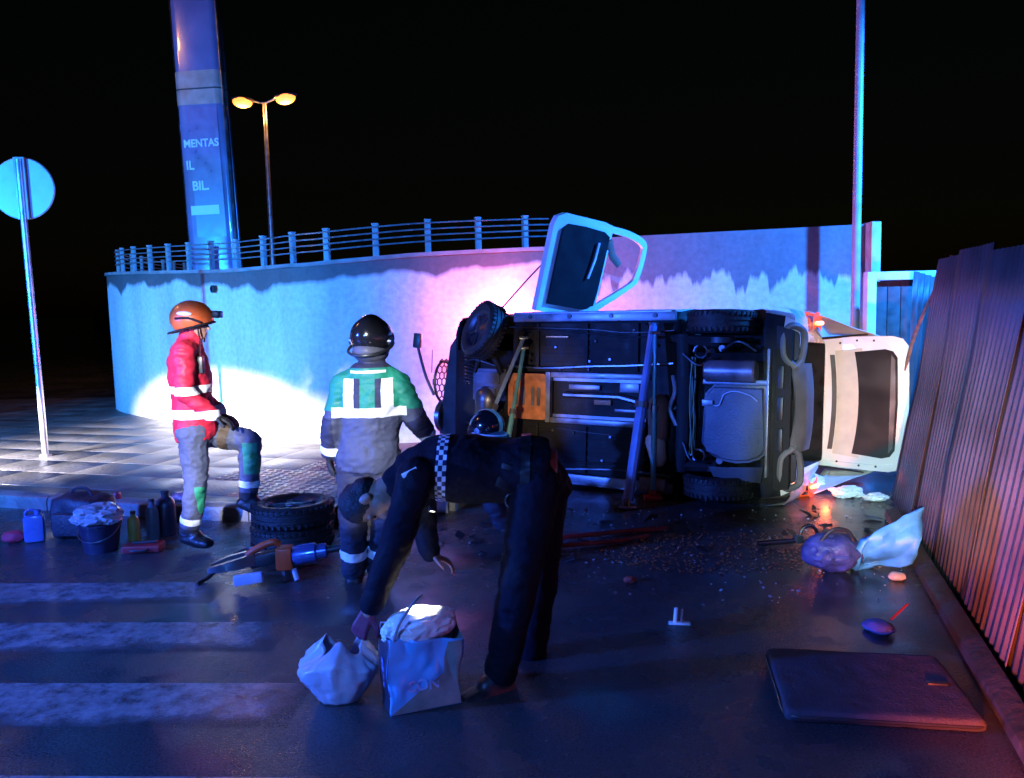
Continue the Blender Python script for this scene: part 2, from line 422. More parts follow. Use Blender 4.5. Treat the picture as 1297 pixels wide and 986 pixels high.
M_RAIL = mat('galvanised_rail', (.20, .205, .21), .4, metal=.55, var=.25, vscale=9)
M_POST = mat('rail_post_concrete', (.20, .20, .195), .6, var=.25, vscale=8)
rail = empty('railing', (-2.5, 10.6, 2.45), 'low metal railing with four thin rails along the top of the retaining wall', 'railing')
# points along the wall set back .2
cum = [0]; 
for a, c in zip(wall_l, wall_l[1:]): cum.append(cum[-1]+(c-a).length)
def along(s):
    for i in range(len(cum)-1):
        if s <= cum[i+1]:
            t = (s-cum[i])/(cum[i+1]-cum[i]); p = wall_l[i].lerp(wall_l[i+1], t); d = (wall_l[i+1]-wall_l[i]).normalized(); return p, V((-d.y, d.x, 0)), d
    d = (wall_l[-1]-wall_l[-2]).normalized(); return wall_l[-1], V((-d.y, d.x, 0)), d
tot = cum[-1]; s = tot-.35; posts = []
while s > 2: posts.append(s); s -= .68
q = B(); q.box((0, 0, .21), (.075, .06, .42), bev=.012); q.box((0, 0, .415), (.085, .07, .02), bev=.008); pm = q.mesh('post'); pm.materials.append(M_POST)
for s in posts:
    p, n_, d = along(s); o = put(link('post', pm, None), rail)
    o.location = p+n_*.2+V((0, 0, ztop(p.x)+.045)); o.rotation_euler = (0, 0, math.atan2(d.y, d.x))
for h in (.15, .225, .30, .375):
    pts = []
    for k in range(61):
        p, n_, d = along(1+(tot-1.02)*k/60); pts.append(p+n_*.155+V((0, 0, ztop(p.x)+.045+h)))
    q = B(); q.tube(pts, .010, 6); put(q.build('rail', M_RAIL), rail)

# ---- boundary wall to the right, its upper half black with dirt
def zt2(x): return 2.62+(x-.6)*.022
pts2 = [V((.64+(4.5-.64)*k/12, 10.88-.28*k/12, 0)) for k in range(13)]
bw = empty('boundary_wall', (2.5, 10.75, 0), 'straight plastered wall behind the wrecked car with dark drips down its upper half', 'wall')
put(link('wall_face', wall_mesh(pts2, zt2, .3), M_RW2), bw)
q = B(); q.box((4.57, 10.63, 1.36), (.12, .42, 2.72), bev=.01); put(q.build('end_pillar', mat('plaster', (.42, .41, .39), .7)), bw)
# ground behind the walls
q = B(); q.prism([(x, y+.45) for x, y in WALLP[2:]]+[(4.4, 11.3), (4.4, 120), (-60, 120), (-9, 22)], 0, 2.36)
tag(q.build('upper_ground', mat('dark_earth', (.03, .028, .022), .95, var=.5)), None, None, kind='structure')

# ---- advertising column
M_TOT = mat('column_enamel', (.15, .11, .19), .22, var=.12, vscale=3, coat=.6)
M_TBAND = mat('column_band', (.30, .16, .13), .4)
M_TWHITE = mat('column_lettering', (.40, .42, .50), .4, var=.1)
M_CHROME = mat('brushed_steel', (.62, .64, .66), .18, metal=1, var=.1)
tx, ty, tr = -4.96, 14.2, .37
tot_e = empty('advertising_column', (tx, ty, 2.36), 'tall blue advertising column with white lettering rising behind the railing', 'advertising column', rotz=-4)
zb = 2.36; fy = -.17
q = B(); r1 = rrect(.80, .34, .13, 6); r2 = rrect(.76, .32, .12, 6)
q.rings([[(x, y, 0) for x, y in r1], [(x, y, 6.2) for x, y in r2]]); q.build('column_body', M_TOT, tot_e)
q = B(); q.rings([[(x, y, z-zb) for x, y in rrect(.804, .346, .132, 6)] for z in (5.2, 5.74)]); q.build('coloured_band', M_TBAND, tot_e)
q = B(); q.rings([[(x, y, z-zb) for x, y in rrect(.808, .35, .134, 6)] for z in (5.44, 5.465)]); q.build('joint_ring', mat('dark_gap', (.012, .012, .012), .6), tot_e)
M_TBL = mat('column_panel', (.12, .07, .15), .35, var=.15)
q = B(); q.box((.05, fy-.002, 4.1-zb), (.50, .006, 2.1)); q.build('blue_panel', M_TBL, tot_e)
q = B(); q.box((-.03, fy-.006, 3.49-zb), (.48, .006, .15)); q.build('white_strip', M_TWHITE, tot_e)
q = B(); q.tube([(.41, -.09, 0), (.39, -.09, 6.2)], .03, 10); q.build('steel_trim', M_CHROME, tot_e)
q = B(); q.tube([(.435, .03, 0), (.415, .03, 6.2)], .022, 8); q.build('steel_trim', M_CHROME, tot_e)
q = B(); q.tube([(-.40, -.06, 0), (-.385, -.06, 6.2)], .022, 8); q.build('steel_trim', M_CHROME, tot_e)
def flat_text(txt, size, x, z, m):
    cu = bpy.data.curves.new('t', 'FONT'); cu.body = txt; cu.size = size; cu.align_x = 'RIGHT'; cu.offset = size*.025; cu.extrude = .001
    o = bpy.data.objects.new('t', cu); COL.objects.link(o)
    dg = bpy.context.evaluated_depsgraph_get(); dg.update(); me = bpy.data.meshes.new_from_object(o.evaluated_get(dg)); bpy.data.objects.remove(o)
    me.transform(T((x, fy-.008, z-zb), (90, 0, 0), (.9, 1, 1))); me.materials.clear(); return link('lettering', me, m, tot_e)
flat_text('MENTAS', .175, .29, 4.52, M_TWHITE)
flat_text('IL', .2, -.16, 4.16, M_TWHITE)
flat_text('BIL.', .21, .07, 3.82, M_TWHITE)

tot_e.rotation_euler = (0, R(-1.3), R(-4))
# ---- double-headed street lamp and an unseen copy, added left for the column's orange highlights
M_GALV = mat('galvanised_steel', (.35, .35, .36), .35, metal=.8, var=.2)
M_LAMP = mat('sodium_lamp_glass', (.9, .6, .3), .3, var=0, emit=(1, .24, .02), estr=3.2)
def street_lamp(loc, h, label, power):
    e = empty('street_lamp', loc, label, 'street lamp')
    q = B(); q.tube([(0, 0, 0), (0, 0, .9), (0, 0, h)], [.11, .085, .05], 12); q.build('pole', M_GALV, e)
    q = B(); q.tube([(-.35, 0, h+.06), (0, 0, h-.02), (.35, 0, h+.12)], .035, 8); q.build('arm', M_GALV, e)
    for sgn in (-1, 1):
        hx = .62*sgn; hz = h+(.12 if sgn > 0 else .05)
        q = B(); q.ell((0, 0, .04), (.36, .15, .10), T((hx, 0, hz), (0, -8*sgn, 0))); hd = q.build('lamp_head', M_GALV, e)
        q = B(); q.ell((0, -.03, -.03), (.29, .15, .16), T((hx, 0, hz), (0, -8*sgn, 0))); q.build('lamp_glass', M_LAMP, hd)
        l = bpy.data.lights.new('sodium_bulb', 'POINT'); l.color = (1, .42, .08); l.energy = power; l.shadow_soft_size = .15
        lo = bpy.data.objects.new('sodium_bulb', l); COL.objects.link(lo); lo.parent = e; lo.location = (hx, -.05, hz-.32)
    return e
street_lamp((-6.93, 24.6, 2.36), 5.4, 'tall double-armed street lamp with two orange sodium heads glowing', 260)
street_lamp((-9.3, 9.6, 0), 8.0, 'lit double street lamp added out of view on the far left pavement', 150)

# ---- round road sign seen from behind
sg = empty('road_sign', (-5.68, 9.95, zp), 'round road sign on a thin steel pole, its back turned, at the left kerb', 'road sign')
q = B(); q.tube([(0, 0, 0), (0, 0, 3.52)], .038, 12); q.lathe([(.07, 0), (.07, .02), (.04, .03)], 12); q.build('pole', M_GALV, sg)
q = B(); q.lathe([(.0, 0), (.35, 0), (.362, .012), (.35, .024), (0, .024)], 40, T((0, .06, 3.19), (90, 0, 0))); dsc = q.build('sign_disc', mat('sign_back_aluminium', (.20, .205, .21), .45, metal=.2, var=.1), sg)
q = B(); q.box((0, .012, 3.19), (.125, .035, .72), bev=.006); q.build('mounting_channel', mat('channel_grey', (.16, .16, .17), .5, metal=.3), sg)
sg.rotation_euler = (0, R(-.6), R(6))

# ---- slim lamp post behind the car
q = B(); q.tube([(0, 0, 0), (0, 0, 1.2), (0, 0, 8)], [.062, .055, .042], 12)
lp = empty('lamp_post', (4.25, 10.25, 0), 'slim tall steel lamp post at the end of the wall behind the car', 'lamp post')
q.build('pole', mat('grey_post_paint', (.34, .35, .36), .4, var=.15), lp); q = B(); q.lathe([(.13, 0), (.13, .025), (.075, .04), (.07, .25), (.055, .27)], 12); q.build('base_collar', M_GALV, lp)

# ---- white door frame beside the post
M_WHITE = mat('white_gloss_paint', (.68, .68, .62), .4, var=.12, bump=.1)
df = empty('door_frame', (4.40, 9.75, 0), 'dirty white door frame with a dark door between the post and the leaning fence sheets', 'door')
q = B(); q.box((-.19, 0, 1.04), (.11, .12, 2.08), bev=.008); q.build('jamb', M_WHITE, df)
q = B(); q.box((.72, 0, 1.04), (.11, .12, 2.08), bev=.008); q.build('jamb', M_WHITE, df)
q = B(); q.box((.265, 0, 2.03), (.796, .115, .10), bev=.008); q.build('lintel', M_WHITE, df)
M_DDOOR = mat('dark_door', (.05, .05, .04), .6, var=.4, vscale=10)
for k in range(5):
    q = B(); q.box((-.055+.157*k, .03, .99), (.15, .035, 1.96), bev=.006); q.build('door_board', M_DDOOR, df)

# ---- corrugated fence leaning outward on the right
M_CORR = mat('corrugated_steel', (.10, .092, .10), .42, metal=.35, var=.45, vscale=1.6, bump=.12, bscale=50)
M_CORR2 = mat('corrugated_steel_pale', (.05, .048, .045), .5, metal=.1, var=.3, vscale=2.5)
M_RUST = mat('rusty_steel', (.11, .05, .03), .7, metal=.3, var=.5, vscale=12)
fa, fb = V((3.30, 7.12, .02)), V((1.25, .36, .02))
fdir = (fb-fa).normalized(); fout = V((-fdir.y, fdir.x, 0)); fout = fout if fout.x > 0 else -fout
lean = .15; fup = (V((0, 0, 1))+fout*lean).normalized()
fence = empty('corrugated_fence', tuple(fa), 'corrugated metal fence leaning outward along the right side, glowing red near the bottom', 'fence')
def sheet(wd, ht, bend=0, pitch=.085, dep=.022, seed=0, n_v=6):
    q = B(); n = int(wd/pitch)*4; rs = []
    for j in range(n_v+1):
        z = ht*j/n_v; row = []
        for i in range(n+1):
            x = wd*i/n; k = i % 4
            d = dep if k in (1, 2) else 0
            xx = x+(pitch*.06 if k in (1,) else -pitch*.06 if k == 2 else 0)
            row.append((xx, d+bend*math.sin(z*1.2+seed)+.02*noise.noise(V((x*1.5+seed*5, z*1.3, seed))), z))
        rs.append(row)
    q.rings(rs, closed=False)
    me = q.mesh('sheet', 25)
    return evaluated(me, [('SOLIDIFY', dict(thickness=.0015))])
Mf = Matrix((fdir, fup.cross(fdir), fup)).transposed().to_4x4()
L = (fb-fa).length; nsh = 8; ws = L/nsh
for k in range(nsh):
    o = put(link('fence_sheet', sheet(ws+.05, 2.10+.03*math.sin(k*2.1), .012, seed=k*1.7), M_CORR), fence)
    m = Mf.copy(); m.translation = fa+fdir*(ws*k)+fout*(.004*(k % 2)); o.matrix_basis = m
for h in (.35, 1.1, 1.85):
    q = B(); p0 = fa+fup*h+fout*.06; q.tube([p0, p0+fdir*L], .022, 4); put(q.build('fence_rail', M_RUST), fence)
for k in range(4):
    p0 = fa+fdir*(.1+k*2.2)+fout*.10; q = B(); q.tube([p0, p0+fup*2.12], .028, 6); put(q.build('fence_post', M_RUST), fence)
# concrete footing in front of the sheets
q = B(); nrm = -fout
for_prof = [(0, 0), (.10, 0), (.09, .04), (.03, .07), (0, .07)]
fo = fa+fdir*.55; r1 = [(fo+nrm*(x+.03)+V((0, 0, z-.005))) for x, z in for_prof]; r2 = [p+fdir*(L-.6) for p in r1]
q.rings([r1, r2]); fk = q.build('footing', mat('dirty_footing', (.03, .028, .026), .6, var=.5, vscale=5, bump=.5, bscale=20)); put(fk, fence)

# loose sheets at the far end of the fence
for (x, y, rz, rx, ry, h, wd, mm, lab) in ((3.98, 8.35, 25, -7, 13, 2.12, .62, M_CORR2, 'loose corrugated sheet tilted beside the car tailgate, pale at its top edge'),
                                      (3.86, 7.78, 8, -4, 15, 2.06, .5, M_CORR2, 'dark corrugated sheet wedged between the fence end and the loose pale sheet')):
    o = link('fence_sheet', sheet(wd, h, .05, seed=x*3), mm); tag(o, lab, 'metal sheet'); o.location = (x, y, 0.02); o.rotation_euler = (R(rx), R(ry), R(rz))
pts = [(3.62, 7.6, 1.11), (3.7, 7.6, 1.43), (3.82, 7.6, 1.72), (3.94, 7.6, 1.95)]
q = B(); q.tube(arcpts(pts, 3), [.01, .03, .03, .034, .03, .03, .03, .034, .03, .012][:10], 6, el=(1, .45)); tag(q.build('wood_plank', mat('split_wood', (.22, .15, .10), .7, var=.4, vscale=20)), 'splintered brown wooden strip standing against the dark fence sheets', 'plank')
#PART3
# ================================================================== the overturned car
M_CAR = mat('white_car_paint', (.74, .74, .70), .25, var=.08, vscale=3, coat=.5)
M_UNDER = mat('black_underseal', (.014, .014, .015), .65, var=.5, vscale=9, bump=.2, bscale=60, spec=.25)
M_STEEL = mat('pale_galvanised_sheet', (.22, .23, .26), .38, metal=.5, var=.35, vscale=7)
M_SHIELD = mat('rust_coloured_heat_shield', (.55, .19, .07), .55, metal=0, var=.35, vscale=10, bump=.3, bscale=25)
M_BLK = mat('black_plastic', (.018, .018, .02), .42, var=.3, vscale=8)
M_TANK = mat('blue_grey_tank_plastic', (.06, .07, .10), .42, var=.2, vscale=8, bump=.2, bscale=60)
M_BUMP = mat('grey_bumper_plastic', (.13, .135, .14), .45, var=.2, vscale=6)
M_RUB = mat('tyre_rubber', (.014, .014, .014), .6, var=.4, vscale=14, bump=.4, bscale=50)
M_ALLOY = mat('dull_alloy', (.20, .21, .23), .35, metal=.9, var=.3)
M_CREAM = mat('cream_primer', (.52, .53, .43), .5, var=.15)
M_GLASS = mat('dark_tinted_glass', (.010, .011, .014), .6, var=.2, vscale=3, spec=.2)
M_TRIM = mat('dark_inner_trim', (.008, .008, .011), .8, var=.2, bump=.25, bscale=120, spec=.2)
th, tau = R(33), R(4)
d_ = V((-math.cos(th), math.sin(th), 0)); u_ = V((math.sin(th), math.cos(th), 0)); Z_ = V((0, 0, 1))
u2 = u_*math.cos(tau)-Z_*math.sin(tau); l2 = Z_*math.cos(tau)+u_*math.sin(tau)
CM = Matrix((d_, l2, u2)).transposed().to_4x4(); CM.translation = V((2.36, 6.95, .012))-(CM.to_3x3() @ V((0, -.86, .25)))
car = bpy.data.objects.new('car', None); COL.objects.link(car); car.matrix_world = CM
tag(car, 'white wrecked car lying on its side with its black underside toward the viewer', 'car')
st = [(.02, .76, .42, .95, .60, 1.52), (.12, .82, .32, .97, .62, 1.60), (.7, .86, .25, .98, .64, 1.66), (1.5, .872, .22, .98, .645, 1.68), (2.3, .872, .22, .98, .63, 1.64),
      (2.75, .868, .22, .97, .58, 1.45), (3.05, .86, .23, .95, .62, 1.08), (3.4, .84, .25, .85, .62, .98), (3.62, .80, .30, .76, .58, .86)]
def sect(x, w, zf, zb, wr, zr):
    h = [(0, zf), (w*.8, zf), (w*.96, zf+.06), (w, zf+.25), (w*.985, zb), (wr, zr-.12), (wr*.9, zr-.03), (wr*.5, zr), (0, zr+.01)]
    return [(x, y, z) for y, z in h]+[(x, -y, z) for y, z in reversed(h[1:-1])]
q = B(); q.rings([sect(*s) for s in st])
bmesh.ops.recalc_face_normals(q.bm, faces=q.bm.faces)
for f in q.bm.faces: f.material_index = 1 if f.normal.z < -.6 else 0
bmesh.ops.subdivide_edges(q.bm, edges=[e for e in q.bm.edges if abs(e.verts[0].co.x-e.verts[1].co.x) > .2], cuts=3, smooth=.6, use_grid_fill=True)
body_me = q.mesh('body', 40); body_me.materials.append(M_CAR); body_me.materials.append(M_UNDER)
RX, FX = .66, 3.2
cut = B()
for x in (RX, FX):
    for s in (-1, 1):
        cut.rings([[(x+.38*math.cos(a), y, .3+.38*math.sin(a)) for a in [2*math.pi*k/28 for k in range(28)]] for y in (s*.46, s*1.1)])
cut.box((.35, 0, 1.04), (1.1, 1.14, .86), bev=.05)
cut.box((2.12, .85, .92), (.92, .5, 1.05), bev=.05)
cm = cut.mesh('cut'); cm.materials.append(M_CAR); cm.materials.append(M_UNDER)
for p in cm.polygons: p.material_index = 1
co = bpy.data.objects.new('cut', cm); COL.objects.link(co)
bme = evaluated(body_me, [('BOOLEAN', dict(operation='DIFFERENCE', solver='EXACT', object=co))]); bpy.data.objects.remove(co)
link('body', bme, None, car)
# sills
for s, nm in ((1, 'upper sill'), (-1, 'lower sill')):
    q = B(); q.box((1.93, s*.80, .205), (1.75, .10, .05), bev=.012); q.box((1.93, s*.835, .17), (1.7, .012, .05)); o = q.build('sill', M_STEEL, car)
for k, x in enumerate((1.25, 1.7, 2.15, 2.6)):
    q = B(); q.lathe([(.0, 0), (.022, 0), (.022, .012), (0, .012)], 12, T((x, .80, .168), (0, 0, 0))); q.build('jacking_plug', M_BLK, car)
# floor pans: pressed panels with raised swages
for (x0, x1, y0, y1) in ((1.32, 2.55, .26, .73), (1.32, 2.62, -.73, -.26)):
    q = B(); q.prism(rrect(x1-x0, y1-y0, .06, 4, (x0+x1)/2, (y0+y1)/2), .185, .215)
    for k in range(5): q.prism(rrect(x1-x0-.16, .035, .015, 3, (x0+x1)/2, y0+.075+k*.082), .174, .186)
    q.build('floor_pan', M_UNDER, car)
# centre tunnel: pale beams, orange heat shield with slots
for y in (.225, -.225):
    q = B(); q.box((1.83, y, .175), (1.02, .055, .05), bev=.01); q.box((1.83, y-.045*(1 if y > 0 else -1), .20), (1.0, .03, .02)); q.build('tunnel_rail', M_STEEL, car)
q = B(); q.box((1.83, 0, .235), (1.0, .38, .02)); q.build('tunnel', M_BLK, car)
q = B(); q.tube([(2.2, .03, .19), (1.6, .03, .19), (1.35, -.02, .18), (1.0, -.05, .2)], .032, 10); q.build('exhaust_pipe', M_ALLOY, car)
for (x, y, sx, sy, mm) in ((1.98, .11, .34, .05, M_STEEL), (1.5, .12, .2, .09, M_STEEL), (1.78, -.03, .18, .05, M_SHIELD), (1.5, -.1, .3, .03, M_STEEL)):
    q = B(); q.box((x, y, .2), (sx, sy, .03), bev=.008); q.build('bracket', mm, car)
q = B(); q.frameprism(rrect(.46, .46, .05, 4, 2.6, 0), rrect(.34, .32, .05, 4, 2.6, 0), .14, .175)
q.prism(rrect(.458, .458, .05, 4, 2.6, 0), .165, .185); q.build('heat_shield', M_SHIELD, car)
for x in (2.48, 2.55, 2.66, 2.74):
    q = B(); q.prism(rrect(.035, .19, .015, 4, x, 0), .160, .1645); q.build('heat_shield_slot', M_STEEL, car)
q = B(); q.prism(rrect(.05, .5, .01, 2, 2.36, 0), .135, .19); q.build('cross_member', M_STEEL, car)
# canister and exhaust box between floor and rear axle
q = B(); q.cap((1.18, -.02, .14), (1.18, -.30, .14), .10, .09, 16); q.build('charcoal_canister', mat('brown_canister', (.16, .09, .06), .5), car)
q = B(); q.cap((1.20, -.36, .13), (1.17, -.52, .13), .095, .075, 16); q.build('canister_cap', mat('dusty_plastic', (.42, .33, .24), .6, var=.3), car)
q = B(); q.box((1.22, -.76, .14), (.26, .12, .06), bev=.02); q.build('jacking_bracket', M_STEEL, car)
# rear axle beam, springs, dampers, brake drums
q = B(); q.tube([(.98, -.62, .2), (.95, -.3, .17), (.95, .3, .17), (.98, .62, .2)], .07, 10, el=(1, .8)); q.build('axle_beam', M_UNDER, car)
for s in (-1, 1):
    q = B(); q.tube([(1.12, s*.6, .2), (.9, s*.57, .2), (RX, s*.56, .26)], [.05, .05, .06], 8); q.build('trailing_arm', M_UNDER, car)
    q = B(); q.tube([(.80+.055*math.cos(t), s*.50, .0+.31+.02*0+.055*math.sin(t)) if 0 else (.82+.06*math.cos(t), s*.47+.06*math.sin(t), .2+.22*t/(12*math.pi)) for t in [k*math.pi/5 for k in range(60)]], .011, 6); q.build('coil_spring', M_ALLOY, car)
    q = B(); q.tube([(.62, s*.5, .2), (.66, s*.5, .62)], [.03, .022], 10); q.build('damper', M_STEEL, car)
    q = B(); q.lathe([(0, 0), (.12, 0), (.13, .05), (0, .05)], 20, T((RX, s*.60, .3), (90*s, 0, 0))); q.build('brake_drum', M_ALLOY, car)
M_RIM = mat('dark_steel_rim', (.07, .07, .08), .4, metal=.7, var=.3)
def wheel(loc, rot, nm='wheel', parent=car, m=None):
    M0 = m if m is not None else T(loc, rot)
    q = B(); q.lathe([(.0, -.03), (.10, -.04), (.12, -.02), (.185, -.05), (.205, -.085), (.21, -.088), (.2, -.06), (.19, .0), (.2, .07), (.21, .088), (.2, .085), (.17, .05), (.08, .06), (.05, .075), (0, .075)], 32)
    for k in range(5): q.box((.125*math.cos(R(72*k)), .125*math.sin(R(72*k)), .05), (.13, .05, .03), rot=(0, 0, 72*k), bev=.008)
    rim = q.build(nm, M_RIM, parent); rim.matrix_local = M0
    prof = [(.20, -.085), (.225, -.1), (.265, -.104), (.29, -.09), (.305, -.072)]
    for z in (-.05, 0, .05): prof += [(.308, z-.013), (.299, z-.012), (.299, z+.012), (.308, z+.013)]
    prof += [(.305, .072), (.29, .09), (.265, .104), (.225, .1), (.20, .085)]
    q = B(); q.lathe(prof, 40, cap=False)
    t = q.build('tyre', M_RUB, rim, 30)
    q = B()
    for k in range(40):
        for z in (-.068, .068): q.box((.303*math.cos(R(9*k)), .303*math.sin(R(9*k)), z), (.014, .022, .034), rot=(0, 0, 9*k+8*(1 if z > 0 else -1)))
    tr_ = q.build('tread_block', M_RUB, t); tr_['kind'] = 'stuff'
    return rim
wheel((RX, .735, .30), (90, 0, 0)); wheel((RX, -.735, .30), (90, 0, 0)); wheel((FX, -.70, .30), (90, 0, 12))
# upper front wheel wrenched round so that its inner face shows
zax = V((.42, .35, -.84)).normalized(); mm_ = zax.to_track_quat('Z', 'Y').to_matrix().to_4x4(); mm_.translation = V((3.16, .66, .16)); wheel(None, None, m=mm_)
q = B(); q.ell((3.22, .62, .42), (.44, .26, .34)); bmesh.ops.bisect_plane(q.bm, geom=q.bm.verts[:]+q.bm.edges[:]+q.bm.faces[:], plane_co=V((0, 0, .30)), plane_no=V((0, 0, 1)), clear_inner=True); q.build('wheel_arch_liner', M_BLK, car)
# muffler and spare-wheel well
q = B(); q.lathe([(.0, 0), (.085, .0), (.098, .015), (.098, .44), (.085, .455), (0, .455)], 24, T((.30, .30, .17), (0, 90, 0), (.85, 1, 1))); q.build('muffler', mat('muffler_steel', (.32, .27, .30), .35, metal=.6, var=.3), car)
q = B(); q.prism([(.2, .18), (.2, -.36)]+[(.2+.25+.27*math.cos(R(a))-.0, -.36-.14*math.sin(R(a))) for a in (180-20, 140, 115, 90, 65, 40, 20)][::1]+[(.76, -.34), (.74, .10), (.66, .18)], .10, .22)
bmesh.ops.bevel(q.bm, geom=[e for e in q.bm.edges if abs(e.verts[0].co.z-.10) < 1e-4 and abs(e.verts[1].co.z-.10) < 1e-4], offset=.03, segments=3, affect='EDGES')
q.build('spare_wheel_well', M_TANK, car)
q = B(); q.tube(arcpts([(.66, .0, .092), (.60, .0, .092), (.575, .05, .092), (.55, .10, .092), (.46, .13, .092), (.33, .10, .092), (.26, .05, .092)], 5), .009, 6); q.build('pressed_ridge', M_STEEL, car)
q = B(); q.box((.70, .02, .088), (.10, .055, .02), bev=.006); q.build('ridge_plate', M_STEEL, car)
q = B(); q.box((.48, .205, .20), (.6, .05, .05), bev=.01); q.build('well_flange', M_STEEL, car)
q = B(); q.box((.185, -.05, .16), (.02, 1.1, .10), bev=.006); q.build('rear_panel_edge', M_STEEL, car)
q = B()
for k in range(5): q.tube(arcpts([(.86+.02*math.sin(k*2+j), .42-.22*j, .13+.012*k) for j in range(5)], 4), .008, 6)
q.build('cable_loom', mat('green_cable', (.10, .16, .07), .5), car)
q = B(); q.tube(arcpts([(1.05, .25, .15), (1.02, .1, .13), (1.06, -.05, .12), (1.0, -.2, .13)], 6), .022, 8); q.build('fuel_pipe', M_STEEL, car)
# rear valance and bumper with loop-shaped ends
q = B(); q.prism([(.02, .66), (.15, .70), (.15, -.72), (.02, -.70)], .22, .30); q.build('rear_valance', M_UNDER, car)
for k in range(3): 
    q = B(); q.box((.10, .06-.27*k+.2, .205), (.05, .20, .03), bev=.01); q.build('valance_rib', M_BLK, car)
q = B(); rs = []
for k in range(17):
    y = .38-.76*k/16; xx = -.045+.04*(y/.38)**2; hw = .035+.03*abs(y)
    rs.append([(xx-hw, y, .34), (xx+hw*.6, y, .235), (xx+hw, y, .25), (xx+hw, y, .45), (xx-hw, y, .62)])
q.rings(rs); q.build('bumper_bar', M_BUMP, car)
for s in (1, -1):
    q = B()
    loop = arcpts([(-.01, s*.34, .25), (.075, s*.42, .235), (.095, s*.52, .235), (.09, s*.64, .25), (.04, s*.70, .28), (-.03, s*.66, .38), (-.045, s*.52, .36), (-.035, s*.40, .32)], 4)
    q.tube(loop+[loop[0]], .030, 8, el=(1, 1)); q.build('bumper_end_loop', M_BUMP, car)
    q = B(); q.prism(rrect(.10, .25, .04, 4, .03, s*.53), .30, .33); q.build('reflector_recess', M_BLK, car)
    q = B(); q.rings([[(.02, s*.66, .34), (.03, s*.78, .33), (.08, s*.85, .31), (.24, s*.872, .27)], [(-.02, s*.66, .72), (-.01, s*.77, .72), (.05, s*.84, .70), (.24, s*.875, .66)]], closed=False)
    q.build('bumper_corner', M_CAR, car)
# tail lamps
for s in (1, -1):                                              # buckled skin between quarter panel and roof
    q = B(); q.rings([[(.05, s*.86, .72), (.02, s*.80, 1.05), (.0, s*.66, 1.50)], [(-.10, s*.80, .98), (-.16, s*.74, 1.25), (-.18, s*.65, 1.56)], [(-.30, s*.70, 1.30), (-.40, s*.67, 1.48), (-.46, s*.64, 1.62)]], closed=False)
    bmesh.ops.subdivide_edges(q.bm, edges=q.bm.edges[:], cuts=3, smooth=.7, use_grid_fill=True)
    link('buckled_skin', evaluated(q.mesh('s'), [('SOLIDIFY', dict(thickness=.006))]), M_CREAM, car)
M_TAIL = mat('lit_tail_lamp', (.5, .03, .02), .25, var=0, emit=(1, .10, .02), estr=.9)
M_TAILC = mat('lit_lamp_bulb', (1, .5, .3), .25, var=0, emit=(1, .28, .08), estr=4)
for s in (1, -1):
    q = B(); poly = [(0, 0), (.10, .0), (.15, .12), (.13, .30), (.06, .36), (.01, .2)]
    mt = Matrix(((0, 1, 0, 0), (0, 0, 0, 0), (0, 0, 0, 0), (0, 0, 0, 1)))
    q.rings([[(-.045+.0*k, s*(.66+.10*t*(1-t)*4*.5+.045*k), .66+.34*t) for t in (0, .25, .5, .75, 1)] for k in (0, 1, 2, 3)], closed=False)
    q.rings([[(-.045+.05*k, s*(.795+.03*math.sin(t*3.1)+.01*k), .66+.34*t) for t in (0, .25, .5, .75, 1)] for k in (0, 1, 2)], closed=False)
    tl = q.build('tail_lamp', M_TAIL, car)
    q = B(); q.cap((-.062, s*.735, .72), (-.062, s*.745, .92), .018, .022, 8); q.build('bulb_glow', M_TAILC, tl)
    l = bpy.data.lights.new('tail_bulb', 'POINT'); l.color = (1, .12, .03); l.energy = .4 if s > 0 else 2.5; l.shadow_soft_size = .04
    lo = bpy.data.objects.new('tail_bulb', l); COL.objects.link(lo); lo.parent = car; lo.location = (-.16, s*.74, .82)
# raised tailgate: inner side toward the viewer
tg = T((.09, 0, 1.50), (0, 4, 0))
tl = .80
def tgp(poly): return [(-x, y) for x, y in poly]
out_ = [(0, .60), (0, -.60)]
def tg_poly(i):                                                  # rounded trapezoid, i = inset
    p = [(i, .63-i), (i, -.63+i)]
    p += [(tl-i-.14, -.645+i), (tl-i-.05, -.62+i), (tl-i, -.55+i), (tl-i+.012, -.3), (tl-i+.02, 0), (tl-i+.012, .3), (tl-i, .55-i), (tl-i-.05, .62-i), (tl-i-.14, .645-i)]
    return [(-x, y) for x, y in p]
gate = B(); gate.prism(tg_poly(.012), .012, .05, tg); gate = gate.build('tailgate', M_CAR, car)
q = B(); q.frameprism(tg_poly(0), tg_poly(.055), -.012, .02, tg); q.build('tailgate_rim', M_CAR, gate)
q = B(); q.prism(tg_poly(.066), .0, .011, tg); q.build('inner_skin', M_CAR, gate)
q = B(); q.prism([(-.155-.03*(1-(y/.5)**2), y) for y in [-.50+.1*k for k in range(11)]]+[(-.40-.04*(1-(y/.5)**2), y) for y in [.53-.106*k for k in range(11)]], -.005, .0005, tg); q.build('cream_panel', M_CREAM, gate)
q = B(); q.rings([[(-.13-.03*(1-(y/.46)**2)+dx, y, z) for dx, z in ((.022, -.006), (-.022, -.006), (-.022, .004), (.022, .004))] for y in [-.46+.92*k/12 for k in range(13)]], m=tg); q.build('handle_slot', M_BLK, gate)
gp = [(-.33-.05*(1-(y/.5)**2), y) for y in [.49-.98*k/10 for k in range(11)]]+[(-.60, -.52), (-.67, -.50), (-.71, -.44), (-.725, 0), (-.71, .44), (-.67, .50), (-.60, .52)]
q = B(); q.prism(gp, -.010, .004, tg); q.build('rear_window', M_GLASS, gate)
gp2 = [(-.655, y) for y in (.47, .2, -.2, -.47)]+[(-.69, -.42), (-.705, 0), (-.69, .42)]
